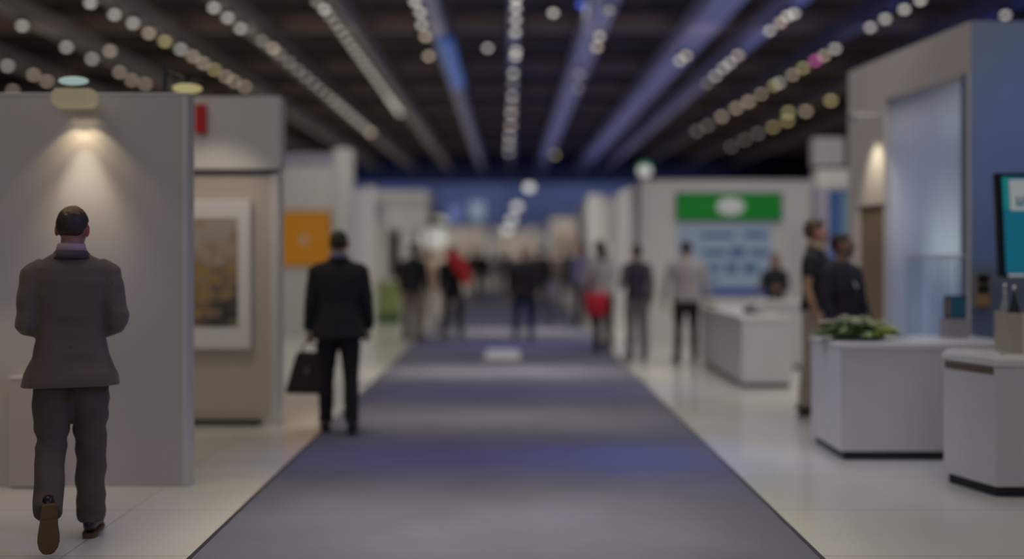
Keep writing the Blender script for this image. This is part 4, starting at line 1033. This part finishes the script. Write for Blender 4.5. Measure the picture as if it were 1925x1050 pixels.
F_p, gF = person('person with dark hair in a white shirt carrying a red bag at the carpet edge', foot_at(1133, 661), 20, 1.77,
    dict(legL=(-6, 6, 0), legR=(6, 6, 0), armL=(6, 14, 20, .05), armR=(18, 10, 40, .2), lean=2, roll=-4),
    dict(kind='shirt', top=(.48,.45,.46), trousers=(.012,.014,.024), shoe=(.02,.02,.02), hair=(.03,.016,.012), style='long', skin='tan', bulk=1.03), vox=.014)
bp = P(1121, 571, 16.93)
r = empty('red_bag', bp, 'red shoulder bag at the hip of the person in the white shirt', 'bag')
V, Fc = loft([((0,0,-.19),.13,.05),((0,0,-.17),.16,.06),((0,0,0),.18,.07),((0,0,.15),.185,.06),((0,0,.18),.16,.04)], 20, 3); MB().add(V, Fc, 0, True).build('body', mat('red_leather', (.64,.015,.04), .5, var=.12), r)
V, Fc = loft([((-.14,.02,.16),.012,.006),((-.10,.06,.42),.012,.006),((.02,.20,.70),.012,.006),((.14,.06,.42),.012,.006),((.15,.02,.16),.012,.006)], 8, 2, (0,1,0)); MB().add(V, Fc, 0, True).build('strap', mat('red_leather', (.64,.015,.04)), r)
person('person in a navy vest and grey trousers standing right of the carpet edge', foot_at(1197, 676), 10, 1.70,
    dict(legL=(2, 3, 0), legR=(-3, 3, 0), out=1.5, armL=(10, 6, 70, .25), armR=(0, 10, 25, 0)),
    dict(kind='vest', top=(.045,.035,.065), sleeves=(.20,.17,.17), trousers=(.18,.165,.17), shoe=(.05,.04,.02), hair=(.012,.02,.014), skin='tan', bulk=1.03), vox=.014)
person('man in a pale grey shirt and black trousers seen from behind at the long counter', foot_at(1290, 681), 2, 1.75,
    dict(legL=(0, 0, 0), legR=(0, 0, 0), out=3, armL=(-4, 16, 10, 0), armR=(4, 17, 15, .05), lean=1),
    dict(kind='shirt', top=(.42,.38,.38), trousers=(.010,.014,.013), shoe=(.012,.014,.012), hair=(.010,.014,.012), skin='tan', bulk=1.18, wrinkle=.008, ease=.92), vox=.014)
person('person in dark clothes standing behind the back counter before the pale blue screen', (P(1457, 600, 16.4).x, 16.4, 0), 150, 1.58,
    dict(armL=(15, 10, 75, .3), armR=(15, 10, 75, .3), head=(10, -10, 0)),
    dict(kind='shirt', top=(.018,.020,.022), trousers=BLK, shoe=(.02,.02,.02), hair=(.012,.012,.014), style='long', skin='red', bulk=.92), vox=.014)
person('person with short brown hair in black t-shirt and beige trousers, seen in profile', (3.02, 10.45, 0), -122, 1.90,
    dict(legL=(3, 2, 0), legR=(-3, 3, 0), out=2, armL=(6, 7, 25, .1), armR=(-3, 9, 24, .05), head=(26, 0, 0)),
    dict(kind='tshirt', top=(.012,.013,.018), trousers=(.40,.33,.28), shoe=(.015,.015,.017), hair=(.065,.040,.020), hairvol=.14, skin='tan', collar=(.42,.34,.20), bulk=.98), vox=.010)
K_p, gK = person('person in a navy shirt with a small white chest emblem behind the flowers', (3.05, 9.75, 0), 213, 1.76,
    dict(legL=(2, 2, 0), legR=(-2, 2, 0), armL=(5, 10, 20, .1), armR=(5, 10, 20, .1), head=(25, -3, 0)),
    dict(kind='shirt', top=(.018,.014,.028), trousers=(.012,.012,.02), shoe=(.015,.015,.015), hair=(.012,.010,.012), skin='dark', bulk=1.02), vox=.011)
V, Fc = loft([((-.02,.155,1.30),.018,.004),((-.005,.158,1.275),.010,.004),((.01,.158,1.31),.012,.004),((.02,.155,1.335),.008,.004)], 8, 2, (1,0,0))
MB().add(V, Fc, 0, True).build('chest_emblem', mat('white_thread', (.6,.6,.62), .6), K_p)
# visitors further down the aisle
far = [
 ('distant person in black walking left of the carpet middle, nearest of the far visitors', 908, 562, 1.70, 0, BLK, (.03,.03,.05), 'coat', (.06,.04,.02)),
 ('distant person in beige clothes facing the camera between the two people in black', 806, 620, 1.68, 180, (.36,.26,.20), (.45,.40,.34), 'shirt', (.05,.035,.02)),
 ('distant person in a pinkish shirt left of the carpet middle', 938, 556, 1.62, 20, (.30,.22,.23), (.24,.21,.22), 'shirt', (.04,.03,.02)),
 ('distant person in a black coat just right of the jeans wearer', 1017, 600, 1.72, 10, (.012,.012,.016), (.06,.055,.06), 'coat', (.05,.04,.05)),
 ('distant person in a brown jacket and lilac trousers right of the black coat', 1042, 592, 1.66, 190, (.16,.12,.11), (.28,.27,.38), 'coat', (.012,.02,.012)),
 ('distant person in a rose brown top right of the carpet middle', 1064, 588, 1.70, 0, (.20,.13,.13), (.10,.09,.11), 'shirt', (.03,.02,.02)),
 ('distant person in a dark suit near the right carpet edge', 1083, 604, 1.74, 170, (.018,.016,.022), (.40,.38,.40), 'jacket', (.05,.03,.03)),
 ('distant person in a lilac blue shirt beside the white shirted person', 1099, 612, 1.80, 0, (.22,.21,.36), (.03,.03,.05), 'shirt', (.05,.03,.02)),
 ('distant person in grey near the far end of the aisle', 958, 548, 1.70, 180, (.12,.10,.11), (.08,.08,.1), 'coat', (.03,.02,.02)),
 ('distant person in a dark top far left of the aisle end', 888, 552, 1.68, 0, (.03,.03,.04), (.12,.11,.12), 'coat', (.02,.015,.015)),
 ('distant person in a burgundy top at the far end of the aisle', 1000, 550, 1.66, 180, (.14,.07,.08), (.05,.05,.07), 'shirt', (.03,.02,.02)),
]
for i, (lb, px, py, hgt, yw, tp, tr_, kd, hr) in enumerate(far):
    sg_ = 1 if i % 2 else -1
    person(lb, foot_at(px, py), yw, hgt, dict(legL=(8*sg_, 5, 0), legR=(-8*sg_, 8, -4), armL=(-8*sg_, 9, 20, 0), armR=(10*sg_, 9, 22, 0)),
        dict(kind=kd, top=tp, trousers=tr_, shoe=(.03,.03,.03), hair=hr, skin='tan' if i % 3 else 'light', style='long' if i in (2, 5, 10) else 'short'), group='visitors far down the aisle', vox=.024)
